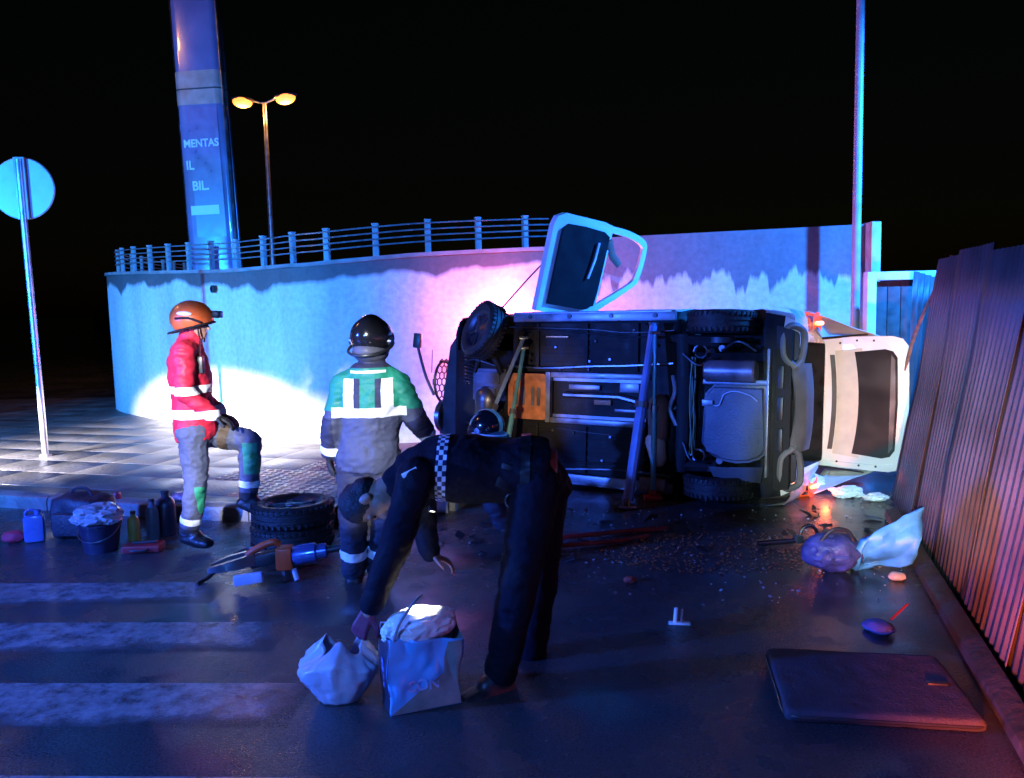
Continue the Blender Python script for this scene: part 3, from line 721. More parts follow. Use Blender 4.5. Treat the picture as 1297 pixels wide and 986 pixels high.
q = B(); q.prism(gp2, -.014, -.0101, tg); q.build('window_border', mat('grey_glass_border', (.03, .032, .036), .5), gate)
for (x, y) in ((-.06, .36), (-.06, 0.1), (-.06, -.25), (-.2, .575), (-.35, .60), (-.5, .60), (-.2, -.575), (-.4, -.60), (-.55, -.60)):
    q = B(); q.lathe([(0, -.006), (.011, -.006), (.011, .0), (0, .0)], 10, tg @ T((x, y, -.012))); q.build('bolt', M_BLK, gate)
for s in (1, -1):
    q = B(); q.tube([(.16, s*.60, 1.22), (-.05, s*.625, 1.40), (-.36, s*.66, 1.49)], [.012, .012, .007], 8); q.build('gas_strut', M_BLK, car)
    q = B(); q.box((.10, s*.52, 1.50), (.10, .06, .05), bev=.012); q.build('tailgate_hinge', M_BLK, car)
# crumpled white body edge and torn paper-like skin below the tailgate
q = B(); q.rings([[(-.02+.06*math.sin(i*1.7+j), -.68-.10*j/3+.03*math.sin(i*2.3), 1.05+.12*i) for i in range(6)] for j in range(4)], closed=False); q.build('torn_trim', M_CAR, car)
# open driver's door standing up, inner side toward the viewer
ph = R(77)
wv = V((-math.cos(ph), math.sin(ph), 0)); nv = V((-math.sin(ph), -math.cos(ph), 0))   # along the door, inner normal
tv = (V((0, 0, 1))*math.cos(R(28))+(V((-1, 0, 0))-wv*wv.dot(V((-1, 0, 0)))).normalized()*math.sin(R(28))).normalized(); nv = tv.cross(wv)
DM = Matrix((wv, tv, nv)).transposed().to_4x4(); DM.translation = V((2.6, .87, .28))
# door plane coords: s (from hinge to lock), t (sill to roof)
dl = 1.02
outer = [(0, 0), (0, .55), (.08, .72), (.40, 1.12), (.52, 1.20), (.80, 1.22), (.93, 1.17), (.99, .95), (dl, .7), (dl, .35), (dl, .12), (.97, .03), (.88, 0)]
panel = [(0, 0), (0, .55), (.08, .70), (.3, .71), (.6, .715), (.93, .72), (1.0, .71), (dl, .6), (dl, .35), (dl, .12), (.97, .03), (.88, 0)]
q = B(); q.prism(panel, -.09, 0, DM); dr = q.build('front_door', M_CAR, car)
inn = [(.09, .10), (.09, .5), (.15, .655), (.3, .67), (.6, .675), (.88, .675), (.92, .6), (.93, .35), (.92, .16), (.86, .10)]
q = B(); q.prism(inn, .0005, .035, DM); q.build('door_trim', M_TRIM, dr)
def smo(a): return [(v.x, v.y) for v in arcpts([(x, y, 0) for x, y in a], 4)]
wi_o = [(.06, .70), (.40, 1.12), (.52, 1.20), (.80, 1.22), (.93, 1.17), (.99, .95), (1.0, .71)]
wi_i = [(.15, .70), (.43, 1.07), (.54, 1.14), (.79, 1.16), (.87, 1.13), (.92, .95), (.93, .70)]
q = B()
q.rings([[(a[0], a[1], -.06), (a[0], a[1], -.015), (c[0], c[1], -.015), (c[0], c[1], -.06)] for a, c in zip(smo(wi_o), smo(wi_i))], m=DM); q.build('window_frame', M_CAR, dr)
q = B(); q.prism([(.15, .7), (.43, 1.07), (.54, 1.14), (.62, 1.15), (.62, .7)], -.04, -.036, DM)
gl = q.build('window_glass', None, dr); mg = mat('clear_glass', (.9, .95, 1), .02, var=0, trans=1); gl.data.materials.append(mg)
q = B(); q.tube([(.42, .50, .06), (.62, .535, .065), (.80, .545, .06)], .011, 8, DM); q.build('door_handle', mat('bright_handle', (.75, .75, .75), .3), dr)
q = B(); q.tube([(.84, .68, .02), (.70, .80, -.03), (.62, .92, -.035)], [.05, .045, .04], 6, DM, el=(1, .3)); q.build('seat_belt', mat('brown_webbing', (.22, .11, .08), .8), dr)
# front end: grille, fan shroud, dangling mirror, spring, subframe
q = B(); q.tube([(3.92, .10+.23*math.cos(a), .48+.17*math.sin(a)) for a in [2*math.pi*k/24 for k in range(25)]], .016, 6); gr = q.build('front_grille', M_BLK, car)
q = B()
hs_ = .046
for i in range(-6, 7):
    for j in range(-5, 6):
        cy, cz = .10+i*hs_*1.5, .48+(j+(.5 if i % 2 else 0))*hs_*1.732
        if ((cy-.10)/.24)**2+((cz-.48)/.18)**2 > 1: continue
        hx = [(3.92, cy+hs_*math.cos(R(60*k)), cz+hs_*math.sin(R(60*k))) for k in range(7)]
        q.tube(hx, .009, 4)
hm = q.build('honeycomb_mesh', M_BLK, gr); hm['kind'] = 'stuff'
q = B(); q.prism([(3.62, -.62), (3.82, -.55), (3.88, -.15), (3.80, -.12), (3.70, .5), (3.60, .62)], .30, .36); q.build('front_undertray', M_BLK, car)
q = B(); q.lathe([(.15, 0), (.18, .0), (.19, .05), (.16, .05)], 28, T((3.80, -.28, .40), (0, 90, 0)), cap=False); fs = q.build('fan_shroud', M_ALLOY, car)
q = B(); q.lathe([(0, .0), (.04, 0), (.04, .04), (0, .04)], 14, T((3.80, -.28, .40), (0, 90, 0)))
for k in range(7): q.box((.09*math.cos(R(51.4*k)), .09*math.sin(R(51.4*k)), .02), (.11, .045, .006), T((3.80, -.28, .40), (0, 90, 0)), rot=(18, 0, 51.4*k))
q.build('fan_blades', M_BLK, fs)
q = B(); q.tube(arcpts([(3.98, -.05, .38), (4.08, .15, .36), (4.16, .36, .36), (4.20, .48, .36)], 5), .018, 8); ms = q.build('mirror_stalk', M_BLK, car)
q = B(); q.box((4.21, .56, .36), (.10, .17, .055), bev=.02, rot=(0, 0, 6)); q.build('mirror_head', M_BLK, ms)
q = B(); q.tube([(4.05, .20, .42), (4.05, .46, .43)], .005, 6); q.build('antenna', M_BLK, car)
q = B(); q.tube([(3.38+.05*math.cos(t), .10+.30*t/(16*math.pi), .22+.05*math.sin(t)) for t in [k*math.pi/5 for k in range(80)]], .010, 6); q.build('coil_spring', M_ALLOY, car)
q = B(); q.box((3.12, .10, .24), (.42, .34, .06), bev=.02); q.prism(rrect(.30, .12, .03, 3, 3.12, .17), .175, .21); q.prism(rrect(.24, .10, .03, 3, 3.14, .02), .180, .21)
q.build('subframe', mat('blue_grey_casting', (.12, .13, .17), .45, metal=.4, var=.3), car)
for s in (1, -1):
    q = B(); q.tube([(2.95, s*.22, .2), (3.1, s*.45, .2), (3.2, s*.58, .25)], [.035, .03, .03], 8); q.tube([(3.3, s*.22, .2), (3.2, s*.58, .25)], .025, 8); q.build('control_arm', M_UNDER, car)
q = B(); q.cap((3.15, -.05, .24), (3.2, -.32, .28), .14, .12, 14); q.build('gearbox', M_ALLOY, car)
q = B(); q.tube(arcpts([(2.95, .80, .50), (3.25, .82, .74), (3.5, .80, .62), (3.6, .76, .4)], 4), [.05]*13, 8, el=(1, .5)); q.build('wing_edge', M_BLK, car)
q = B(); q.tube([(2.4, .60, .165), (2.15, .60, .165)], .010, 6); q.build('brake_pipe', mat('copper_pipe', (.55, .22, .09), .35, metal=.8), car)
# pipes, clips and seams that crowd the underside
rp = random.Random(21)
for k, (y0, y1) in enumerate(((.70, .64), (.66, .60), (.30, .33), (-.31, -.34), (-.64, -.60), (-.70, -.66))):
    q = B(); q.tube(arcpts([(2.85-.2*(k % 2), y0, .165), (2.4, y0+rp.uniform(-.02, .02), .160), (1.9, (y0+y1)/2, .158), (1.5, y1, .160), (1.05, y1+rp.uniform(-.05, .05), .15)], 5), .006+.003*(k % 3), 6); q.build('brake_pipe', (M_BLK, M_UNDER, M_ALLOY)[k % 3], car)
for k in range(22):
    x, y = rp.uniform(1.2, 2.7), rp.choice((-1, 1))*rp.uniform(.27, .74)
    q = B(); q.lathe([(0, -.012), (.012, -.012), (.016, 0), (0, 0)], 8, T((x, y, .172))); q.build('floor_bolt', M_ALLOY if k % 2 else M_BLK, car)
for x in (1.42, 1.95, 2.5):
    for s in (1, -1):
        q = B(); q.box((x, s*.50, .168), (.035, .46, .022), bev=.006); q.build('floor_rib', M_UNDER, car)
for k, pts_ in enumerate((((.95, .45, .12), (.80, .35, .10), (.70, .42, .16)), ((.93, -.35, .12), (.84, -.5, .09), (.72, -.52, .16)), ((3.0, .3, .16), (3.25, .36, .12), (3.45, .30, .18)), ((2.9, -.15, .15), (3.1, -.35, .10), (3.4, -.3, .18)), ((.30, .48, .15), (.45, .56, .12), (.62, .48, .2)))):
    q = B(); q.tube(arcpts(pts_, 6), .011, 6); q.build('hose', M_BLK, car)
q = B(); q.prism([(.22, -.52), (.7, -.56), (.66, -.64), (.24, -.66)], .17, .2); q.build('splash_shield', M_BLK, car)
q = B(); q.rings([[(.75+.02*i, .40-.05*i+.02*math.sin(i*2+j), .10+.03*j) for i in range(5)] for j in range(3)], closed=False); q.build('torn_liner', M_BLK, car)
# headlamp lens at the crushed front
for s in (1, -1):
    q = B(); q.ell((3.62, s*.62, .62), (.09, .13, .10)); q.build('headlamp', M_ALLOY, car)

# ---- stabilising struts and straps holding the car
M_STRUT = mat('blue_strut_paint', (.18, .28, .55), .35, metal=.3, var=.2)
M_STRUT2 = mat('teal_strut_paint', (.10, .30, .36), .38, metal=.3, var=.2)
M_RED = mat('red_plastic', (.45, .025, .02), .4, var=.15)
M_YEL = mat('yellow_webbing', (.50, .38, .05), .6, var=.2)
def strut(p0, p1, r, m, label):
    p0, p1 = V(p0), V(p1); e = empty('rescue_strut', tuple(p0), label, 'strut', 'stabilising struts propping the car')
    d = p1-p0; mid = d*.55
    q = B(); q.tube([d*.04, mid], r, 10); q.build('outer_tube', m, e)
    q = B(); q.tube([mid, d], r*.75, 10); q.build('inner_tube', m, e)
    q = B(); q.tube([mid*.97, mid*1.03], r*1.35, 10); q.build('locking_collar', M_ALLOY, e)
    q = B(); q.box((0, 0, .02), (.16, .13, .035), bev=.01); q.box((0, 0, .06), (.06, .06, .06), bev=.01); q.build('base_plate', M_RED if r < .03 else M_ALLOY, e)
    q = B(); q.box(d, (.09, .06, .03), bev=.008); q.build('head_plate', M_ALLOY, e)
    return e
strut((.98, 7.12, 0), (1.30, 7.55, 1.60), .048, M_STRUT, 'thick blue rescue strut slanting up to the car sill')
strut((1.26, 7.42, 0), (1.30, 7.47, 1.52), .026, M_STRUT2, 'upright thin teal rescue strut right of the thick blue one')
strut((-.55, 7.75, 0), (0.13, 8.3, 1.47), .027, M_STRUT, 'slanting thin blue rescue strut at the car front, leaning left')
strut((-.15, 7.85, 0), (0.13, 8.3, 1.37), .027, M_STRUT2, 'slanting teal rescue strut behind the bending officer')
q = B(); q.tube([(1.20, 7.45, .85), (1.10, 7.3, .45), (1.0, 7.12, .10), (.99, 7.05, .03)], .022, 4, el=(1, .25)); tag(q.build('ratchet_strap', M_YEL), 'yellow webbing strap running down along the thick blue strut', 'strap')
q = B(); q.tube(arcpts([(0.48, 8.6, 2.34), (0.22, 8.7, 2.09), (-0.14, 8.9, 1.71)], 5), .009, 6); tag(q.build('tether_rope', M_BLK), 'thin dark rope running from the raised door to the front wheel', 'rope')

# ---- tripod lamp added unseen behind the car front to wash the wall pink
wl = empty('added_wall_lamp', (.05, 10.05, 0), 'red-white tripod lamp added between the car front and the wall', 'work lamp')
for k in range(3):
    a = R(120*k+20); q = B(); q.tube([(.16*math.cos(a), .16*math.sin(a), 0), (0, 0, 1.0)], .012, 6); q.build('leg', M_BLK, wl)
q = B(); q.tube([(0, 0, .85), (0, 0, 1.35)], .014, 8); q.build('mast', M_BLK, wl)
q = B(); q.box((0, 0, 1.42), (.22, .10, .16), bev=.015, rot=(0, 0, 0)); hd = q.build('lamp_housing', M_BLK, wl)
q = B(); q.box((0, .053, 1.42), (.19, .006, .13)); q.build('lamp_glass', mat('added_lamp_glass', (1, .6, .7), .3, var=0, emit=(1, .35, .5), estr=10), hd)
l = bpy.data.lights.new('added_wall_bulb', 'POINT'); l.color = (1, .15, .30); l.energy = 400; l.shadow_soft_size = .08
lo = bpy.data.objects.new('added_wall_bulb', l); COL.objects.link(lo); lo.parent = wl; lo.location = (0, .12, 1.45)
#PART4
# ================================================================== people
M_SKIN = mat('skin', (.42, .22, .15), .5, var=.12, vscale=20)
M_HAIR = mat('dark_hair', (.012, .010, .010), .6, var=.3, vscale=60, bump=.5, bscale=120)
M_GLOVE = mat('black_glove', (.015, .015, .017), .6, var=.3, bump=.4)
M_BOOT = mat('black_boot_leather', (.014, .014, .016), .4, var=.3, bump=.3)
M_BAND = mat('reflective_tape', (.92, .93, .92), .35, var=.04)
M_EYE = mat('eye', (.03, .02, .02), .1, var=0)
def unit(v): return V(v).normalized()
def torso(q, J, g, hem=.10, top=True):
    pel, che, nek = V(J['pel']), V(J['che']), V(J['nek']); s = unit(V(J['shR'])-V(J['shL'])); sh = unit(V(J['hpR'])-V(J['hpL']))
    ax = (che-pel)
    a0 = ax.normalized()
    L = [(pel-a0*hem, .155, .125), (pel-a0*hem*.4, .165, .13), (pel+a0*.02, .165, .128), (pel.lerp(che, .35), .148, .112), (pel.lerp(che, .7), .168, .122), (pel.lerp(che, .92), .172, .115), (che.lerp(nek, .35), .135, .088), (nek, .062, .062)]
    rs = []
    for i, (c, hw, hd) in enumerate(L):
        d = (L[min(i+1, len(L)-1)][0]-L[max(0, i-1)][0]).normalized(); k = i/(len(L)-1)
        side = (sh.lerp(s, min(1, k*1.3))); side = (side-d*side.dot(d)).normalized(); fr = d.cross(side)
        n = 20; rs.append([c+side*math.cos(t)*(hw+g)+fr*math.sin(t)*(hd+g) for t in [2*math.pi*j/n for j in range(n)]])
    q.rings(rs)
def hand(q, w, hd, hn, sgn, curl=.5, g=0., sc=1.):
    """wrist w, finger direction hd, palm normal hn; sgn: side of the thumb"""
    x = unit(hd); z = unit(V(hn)-x*V(hn).dot(x)); y = z.cross(x)*sgn; w = V(w)
    for k in (-.026, -.009, .009, .026): q.cap(w+y*k*.6*sc, w+x*.085*sc+y*k*sc, (.016+g)*sc, (.0125+g)*sc, 8)
    for k, ln in ((.030, .066), (.010, .076), (-.010, .070), (-.029, .056)):
        p = w+x*.085*sc+y*k*sc; a = .15
        for j, f in enumerate((.45, .32, .25)):
            a += curl*(.9 if j else .6); d = x*math.cos(a)+z*math.sin(a)+y*k*.8*(1-j*.4)
            e = p+d.normalized()*ln*f*sc*1.15; q.cap(p, e, (.0095-j*.0008+g)*sc, (.0088-j*.0008+g)*sc, 8); p = e
    p = w+x*.025*sc+y*.03*sc
    for j, (dx, dy, dz, ln) in enumerate(((.55, .75, .25, .038), (.8, .45, .4, .032), (.9, .15, .5, .026))):
        e = p+unit(x*dx+y*dy+z*dz)*ln*sc; q.cap(p, e, (.0125-j*.0015+g)*sc, (.0115-j*.0015+g)*sc, 8); p = e
def headframe(J):
    f = unit(J['face']); u = V(J['hup']); u = unit(u-f*u.dot(f)); s = f.cross(u)
    m = Matrix((s, f, u)).transposed().to_4x4(); m.translation = V(J['hed']); return m          # x = right, y = forward, z = up
def head(q, J):
    m = headframe(J)
    q.ell((0, -.012, .03), (.074, .094, .092), m); q.ell((0, .028, -.035), (.056, .064, .072), m); q.ell((0, .058, -.085), (.03, .03, .025), m)
    q.cap(m @ V((0, .088, .005)), m @ V((0, .112, -.03)), .009, .014, 8)                        # nose
    q.cap(m @ V((-.018, .086, -.065)), m @ V((.018, .086, -.065)), .008, .008, 8)                 # lips
    q.cap(m @ V((-.04, .078, .028)), m @ V((.04, .078, .028)), .011, .011, 8)                     # brow
    for s in (-1, 1): q.ell((s*.076, -.005, -.012), (.012, .022, .034), m)
    q.cap(V(J['nek']), m @ V((0, -.02, -.04)), .058, .055, 14)
def limb(q, a, b_, c, ra, rb, rc): q.cap(a, b_, ra, rb, 14); q.cap(b_, c, rb, rc, 14)
def foot(q, an, to, g=0, shaft=.12):
    an = V(an); t = unit(to); fl = V((t.x, t.y, t.z)); up = V((0, 0, 1)) if abs(t.z) < .8 else V((1, 0, 0))
    side = unit(fl.cross(up)); un = side.cross(fl)
    heel = an-un*.055-fl*.03; ball = an-un*.062+fl*.125; toe = an-un*.066+fl*.185
    for k in (-.014, .014): q.cap(heel+side*k, ball+side*k*1.6, .034+g, .036+g, 10)
    for k in (-.016, .016): q.cap(ball+side*k, toe+side*k, .036+g, .028+g, 10)
    q.cap(an, ball.lerp(an, .45)+un*.01, .046+g, .042+g, 12)
    q.cap(an, an-un*.05, .046+g, .042+g, 12)
    return un
def human(label, base, J, jacket, trousers, gloves=True, hands=((0, 0), (0, 0)), hem=.13, seed=0, curl=.5, boots=M_BOOT, cuff=.9, bulk=0., wr=.013):
    e = empty('person', base, label, 'person')
    q = B(); torso(q, J, -.006)
    for s in 'LR':
        limb(q, J['sh'+s], J['el'+s], J['wr'+s], .052, .042, .030); limb(q, J['hp'+s], J['kn'+s], J['an'+s], .088, .056, .042)
        hand(q, J['wr'+s], J['hd'+s], J['hn'+s], 1 if s == 'R' else -1, curl); foot(q, J['an'+s], J['to'+s])
    head(q, J)
    put(link('body', organic(q, .0085, 2), M_SKIN), e)
    m = headframe(J)
    for s in (-1, 1):
        q = B(); q.ell((s*.03, .086, .008), (.012, .008, .008), m, u=10, v=6); put(q.build('eye', M_EYE), e)
    q = B(); torso(q, J, .028+bulk, hem)
    for s in 'LR':
        c = V(J['el'+s]).lerp(V(J['wr'+s]), cuff)
        limb(q, J['sh'+s], J['el'+s], c, .078+bulk*.4, .064+bulk*.4, .052)
    nk, hd_ = V(J['nek']), V(J['hed']); up_ = (hd_-nk).normalized()
    q.cap(nk-up_*.03, nk+up_*.045, .088, .078, 16)
    for s in 'LR': q.cap(nk-up_*.045, V(J['sh'+s]), .07, .082, 14)
    jm = organic(q, .011, 3, wr, 8, seed); jk = put(link('jacket', jm, jacket), e)
    q = B(); pel = V(J['pel'])
    q.ell(pel, (.17, .15, .15)) if False else None
    hc = (V(J['hpL'])+V(J['hpR']))/2
    q.cap(J['hpL'], J['hpR'], .125, .125, 14); q.cap(hc, pel.lerp(V(J['che']), .15), .15, .14, 14)
    for s in 'LR': limb(q, J['hp'+s], J['kn'+s], V(J['kn'+s]).lerp(V(J['an'+s]), .93), .112+bulk*.5, .082+bulk*.5, .070+bulk*.5)
    tm = organic(q, .011, 3, wr, 8, seed+3); tr2 = put(link('trousers', tm, trousers), e)
    for s in 'LR':
        q = B(); un = foot(q, J['an'+s], J['to'+s], .010); q.cap(J['an'+s], V(J['an'+s]).lerp(V(J['kn'+s]), .22), .062, .060, 14)
        put(link('boot', organic(q, .009, 2), boots), e)
        if gloves:
            q = B(); hand(q, J['wr'+s], J['hd'+s], J['hn'+s], 1 if s == 'R' else -1, curl, .004); q.cap(V(J['wr'+s]), V(J['wr'+s]).lerp(V(J['el'+s]), .22), .036, .044, 12)
            put(link('glove', organic(q, .006, 2), gloves if gloves is not True else M_GLOVE), e)
    return e, jk, tr2
def band(src, parent, a, c, t0, t1, maxr=.2, m=M_BAND, name='reflective_band', extra=(), off=.005, keep=None, uvf=None):
    a, c = V(a), V(c); d = c-a; n = d.normalized(); p0, p1 = a+d*t0, a+d*t1
    def kp(x, nn):
        w = x-a; r = (w-n*w.dot(n)).length
        return r < maxr and (keep is None or keep(x, nn))
    me = clip(src.data, [(p0, n), (p1, -n)]+list(extra), off, kp, uvf)
    return put(link(name, me, m), parent)
def helmet(J, parent, shell, kind):
    m = headframe(J) @ T((0, -.005, -.012), (0, 0, 0), (1.12, 1.12, 1.1))
    q = B(); q.ell((0, -.01, .045), (.118, .142, .118), u=28, v=18)
    # lower edge dips toward the nape and over the ears
    bmesh.ops.bisect_plane(q.bm, geom=q.bm.verts[:]+q.bm.edges[:]+q.bm.faces[:], plane_co=V((0, .06, .012)), plane_no=V((0, -.30, 1)) if kind == 'open' else V((0, -.42, 1)), clear_inner=True)
    for v in q.bm.verts:
        if v.co.z > .05: v.co.z += .012*max(0, 1-(v.co.x/.05)**2)             # central ridge
    me = evaluated(q.mesh('helmet', 60), [('SOLIDIFY', dict(thickness=.01, offset=-1))])
    h = put(link('helmet', me, shell), parent); me.transform(m)
    q = B(); q.tube([(.122*math.cos(t), -.01+.147*math.sin(t), -.006+(.30 if kind == 'open' else .42)*(-.01+.147*math.sin(t)-.01)) for t in [2*math.pi*k/32 for k in range(33)]], .008, 6, m)
    ch = lambda o: setattr(o, 'parent', h)
    def sub(q, nm, mm):
        o = q.build(nm, mm, h); o.matrix_parent_inverse = Matrix.Translation(-V(parent.location)) if False else Matrix.Identity(4); return o
    sub(q, 'helmet_rim', M_BLK)
    for s in (-1, 1):
        q = B(); q.tube([m @ V((s*.088, .05, -.01)), m @ V((s*.075, .055, -.06)), m @ V((s*.035, .062, -.108))], .006, 6)
        sub(q, 'chin_strap', M_BLK)
    if kind == 'open':
        q = B(); q.box((0, .15, .085), (.075, .06, .05), m, bev=.012); sub(q, 'head_torch', M_BLK)
        q = B(); q.lathe([(0, 0), (.024, 0), (.024, .008), (0, .01)], 14, m @ T((0, .18, .085), (-90, 0, 0))); sub(q, 'torch_lens', mat('torch_lens', (.4, .4, .45), .1, var=0))
        for s in (-1, 1):
            q = B(); q.tube(arcpts([m @ V((s*.119, .075, .03)), m @ V((s*.124, .0, .055)), m @ V((s*.105, -.09, .05))], 5), .010, 6); sub(q, 'side_rail', M_BLK)
        for s in (-1, 1):
            q = B(); q.ell((s*.113, -.03, .085), (.012, .05, .016), m); sub(q, 'vent', mat('pale_decal', (.75, .72, .66), .4))
    else:
        q = B(); q.ell((0, -.02, -.045), (.098, .118, .07), m, u=20, v=12); sub(q, 'neck_guard', mat('grey_neck_guard', (.10, .10, .12), .6))
        q = B(); q.ell((0, .035, .04), (.115, .115, .085), m, u=20, v=12); sub(q, 'visor', M_GLASS)
        for s in (-1, 1):
            q = B(); q.lathe([(0, 0), (.03, 0), (.026, .018), (0, .02)], 14, m @ T((s*.112, -.01, .02), (0, 90*s, 0))); sub(q, 'ear_boss', M_ALLOY)
    return h

# ---- rescuer in the red jacket, one boot up on the tyres
M_HVRED = mat('red_high_visibility_cloth', (.62, .015, .045), .65, var=.15, vscale=6, bump=.25, bscale=25)
M_TRS = mat('grey_blue_workwear', (.085, .095, .15), .75, var=.25, vscale=7, bump=.3, bscale=40)
M_GRN = mat('green_patch_cloth', (.03, .30, .16), .65, var=.12)
M_ORG = mat('orange_helmet_shell', (.75, .13, .03), .3, var=.08, coat=.4)
J1 = dict(pel=(-2.42, 6.27, 0.96), che=(-2.45, 6.27, 1.47), nek=(-2.42, 6.27, 1.59), hed=(-2.38, 6.26, 1.71), face=(1, .12, -.06), hup=(.05, 0, 1),
    shL=(-2.48, 6.44, 1.49), elL=(-2.48, 6.5, 1.17), wrL=(-2.27, 6.42, 1), shR=(-2.4, 6.09, 1.51), elR=(-2.39, 6.02, 1.21), wrR=(-2.2, 6.08, 1.03),
    hpL=(-2.42, 6.35, 0.89), knL=(-2.03, 6.33, 0.8), anL=(-2.07, 6.33, 0.36), hpR=(-2.41, 6.18, 0.9), knR=(-2.4, 6.16, 0.52), anR=(-2.5, 6.22, 0.13),
    toL=(.93, -.1, -.34), toR=(.9, -.42, -.06), hdL=(.9, -.1, -.35), hnL=(-.2, 0, -1), hdR=(.9, .15, -.35), hnR=(-.2, 0, -1))
p1, jk, tr3 = human('rescuer in a red reflective jacket and orange helmet, one boot on the stacked tyres', (-2.46, 6.2, 0), J1, M_HVRED, M_TRS, hem=.12, seed=1, curl=.35)
z1 = V(J1['pel']).z
for za, zc in (((-2.45, 6.27, 1.2)[2], (-2.45, 6.27, 1.26)[2]), ((-2.46, 6.27, 1.01)[2], (-2.46, 6.27, 1.08)[2])):
    me = clip(jk.data, [((0, 0, za), (0, 0, 1)), ((0, 0, zc), (0, 0, -1))], .005); put(link('reflective_band', me, M_BAND), p1)
for s in 'LR':
    band(tr3, p1, J1['kn'+s], J1['an'+s], .68, .80, .12)
    a, c = V(J1['kn'+s]), V(J1['an'+s])
    band(tr3, p1, a, c, .0, .55, .12, M_GRN, 'green_patch', off=.004, extra=[((a.x+.012, 0, 0), (1, 0, 0)), ((a.x+.07, 0, 0), (-1, 0, 0))] if s == 'R' else [((a.x-.035, 0, 0), (1, 0, 0)), ((a.x+.065, 0, 0), (-1, 0, 0))])
band(tr3, p1, V(J1['hpL']), V(J1['knL']), .45, .62, .13, mat('brown_holster', (.10, .065, .04), .7), 'thigh_strap')
helmet(J1, p1, M_ORG, 'open')

q = B(); sc_ = V(J1['che']); q.box(sc_+V((.135, -.10, -.06)), (.05, .07, .13), bev=.012); ra = put(q.build('radio', M_BLK), p1)
q = B(); q.tube([sc_+V((.14, -.12, 0)), sc_+V((.15, -.13, .12))], .006, 6); put(q.build('radio_antenna', M_BLK), p1)
for s in 'LR':
    band(tr3, p1, J1['an'+s], J1['kn'+s], .0, .12, .12, mat('dark_hem', (.03, .03, .04), .7), 'trouser_hem', off=.003)
# ---- firefighter in the green and grey jacket, seen from behind
M_GJ = mat('green_jacket_cloth', (.015, .26, .15), .65, var=.15, vscale=6, bump=.25, bscale=25)
M_GJ2 = mat('navy_sleeve_cloth', (.028, .03, .06), .7, var=.2)
M_GJ3 = mat('grey_blue_jacket_cloth', (.07, .078, .13), .7, var=.2, bump=.25, bscale=30)
M_HBLK = mat('black_helmet_shell', (.012, .012, .014), .18, var=.1, coat=.6)
M_NTR = mat('navy_trousers', (.022, .024, .045), .75, var=.3, bump=.3)
J2 = dict(pel=(-0.95, 5.34, 0.84), che=(-0.91, 5.32, 1.29), nek=(-0.9, 5.32, 1.44), hed=(-0.89, 5.33, 1.58), face=(.25, .95, -.12), hup=(.02, -.05, 1),
    shL=(-1.08, 5.32, 1.31), elL=(-1.16, 5.28, 1.04), wrL=(-1.2, 5.33, 0.85), shR=(-0.73, 5.32, 1.31), elR=(-0.63, 5.34, 1.08), wrR=(-0.57, 5.5, 0.94),
    hpL=(-1.04, 5.34, 0.77), knL=(-1.05, 5.27, 0.41), anL=(-1.08, 5.36, 0.06), hpR=(-0.86, 5.34, 0.76), knR=(-0.85, 5.3, 0.4), anR=(-0.93, 5.42, 0.06),
    toL=(-.15, 1, -.05), toR=(.2, 1, -.05), hdL=(.05, .1, -1), hnL=(1, 0, 0), hdR=(.2, .8, -.5), hnR=(-1, 0, -.2))
p2, jk, tr3 = human('firefighter in a green and grey reflective jacket and black helmet, seen from behind', (-1, 5.32, 0), J2, M_GJ3, M_NTR, hem=.08, seed=5, bulk=.012)
zz = lambda y: V((-0.89, 5.3, 1.6)).z-(y-430)*5.3/1050
back = lambda x, n: n.y < .35
full = lambda x, n: True
shx = (V(J2['shL']).x, V(J2['shR']).x)
# green yoke, dark shoulder line, white belt band, two braces with dark gaps
put(link('green_yoke', clip(jk.data, [((0, 0, zz(518)), (0, 0, 1)), ((0, 0, zz(462)), (0, 0, -1))], .002), M_GJ), p2)
put(link('dark_shoulder', clip(jk.data, [((0, 0, zz(465)), (0, 0, 1))], .003), M_GJ2), p2)
for s in 'LR':
    o = band(jk, p2, J2['sh'+s], J2['wr'+s], .46, 1.15, .22, M_GJ2, 'dark_sleeve', keep=lambda x, n: abs(x.x-V(J2['pel']).x) > .20, off=.004)
    band(jk, p2, J2['el'+s], J2['wr'+s], .62, .88, .085)
cx = V(J2['che']).x
put(link('reflective_band', clip(jk.data, [((0, 0, zz(526)), (0, 0, 1)), ((0, 0, zz(514)), (0, 0, -1)), ((cx-.235, 0, 0), (1, 0, 0)), ((cx+.235, 0, 0), (-1, 0, 0))], .006), M_BAND), p2)
for x0, x1, m_, nm in ((-.155, -.085, M_BAND, 'reflective_brace'), (.085, .155, M_BAND, 'reflective_brace'), (-.084, -.048, M_GJ2, 'dark_stripe'), (.048, .084, M_GJ2, 'dark_stripe')):
    put(link(nm, clip(jk.data, [((0, 0, zz(514.2)), (0, 0, 1)), ((0, 0, zz(478)), (0, 0, -1)), ((cx+x0, 0, 0), (1, 0, 0)), ((cx+x1, 0, 0), (-1, 0, 0))], .006, back), m_), p2)
put(link('back_lettering_strip', clip(jk.data, [((0, 0, zz(471.5)), (0, 0, 1)), ((0, 0, zz(468)), (0, 0, -1)), ((cx-.11, 0, 0), (1, 0, 0)), ((cx+.11, 0, 0), (-1, 0, 0))], .006, back), M_BAND), p2)
for s in 'LR': band(tr3, p2, J2['kn'+s], J2['an'+s], .48, .66, .12)
helmet(J2, p2, M_HBLK, 'full')

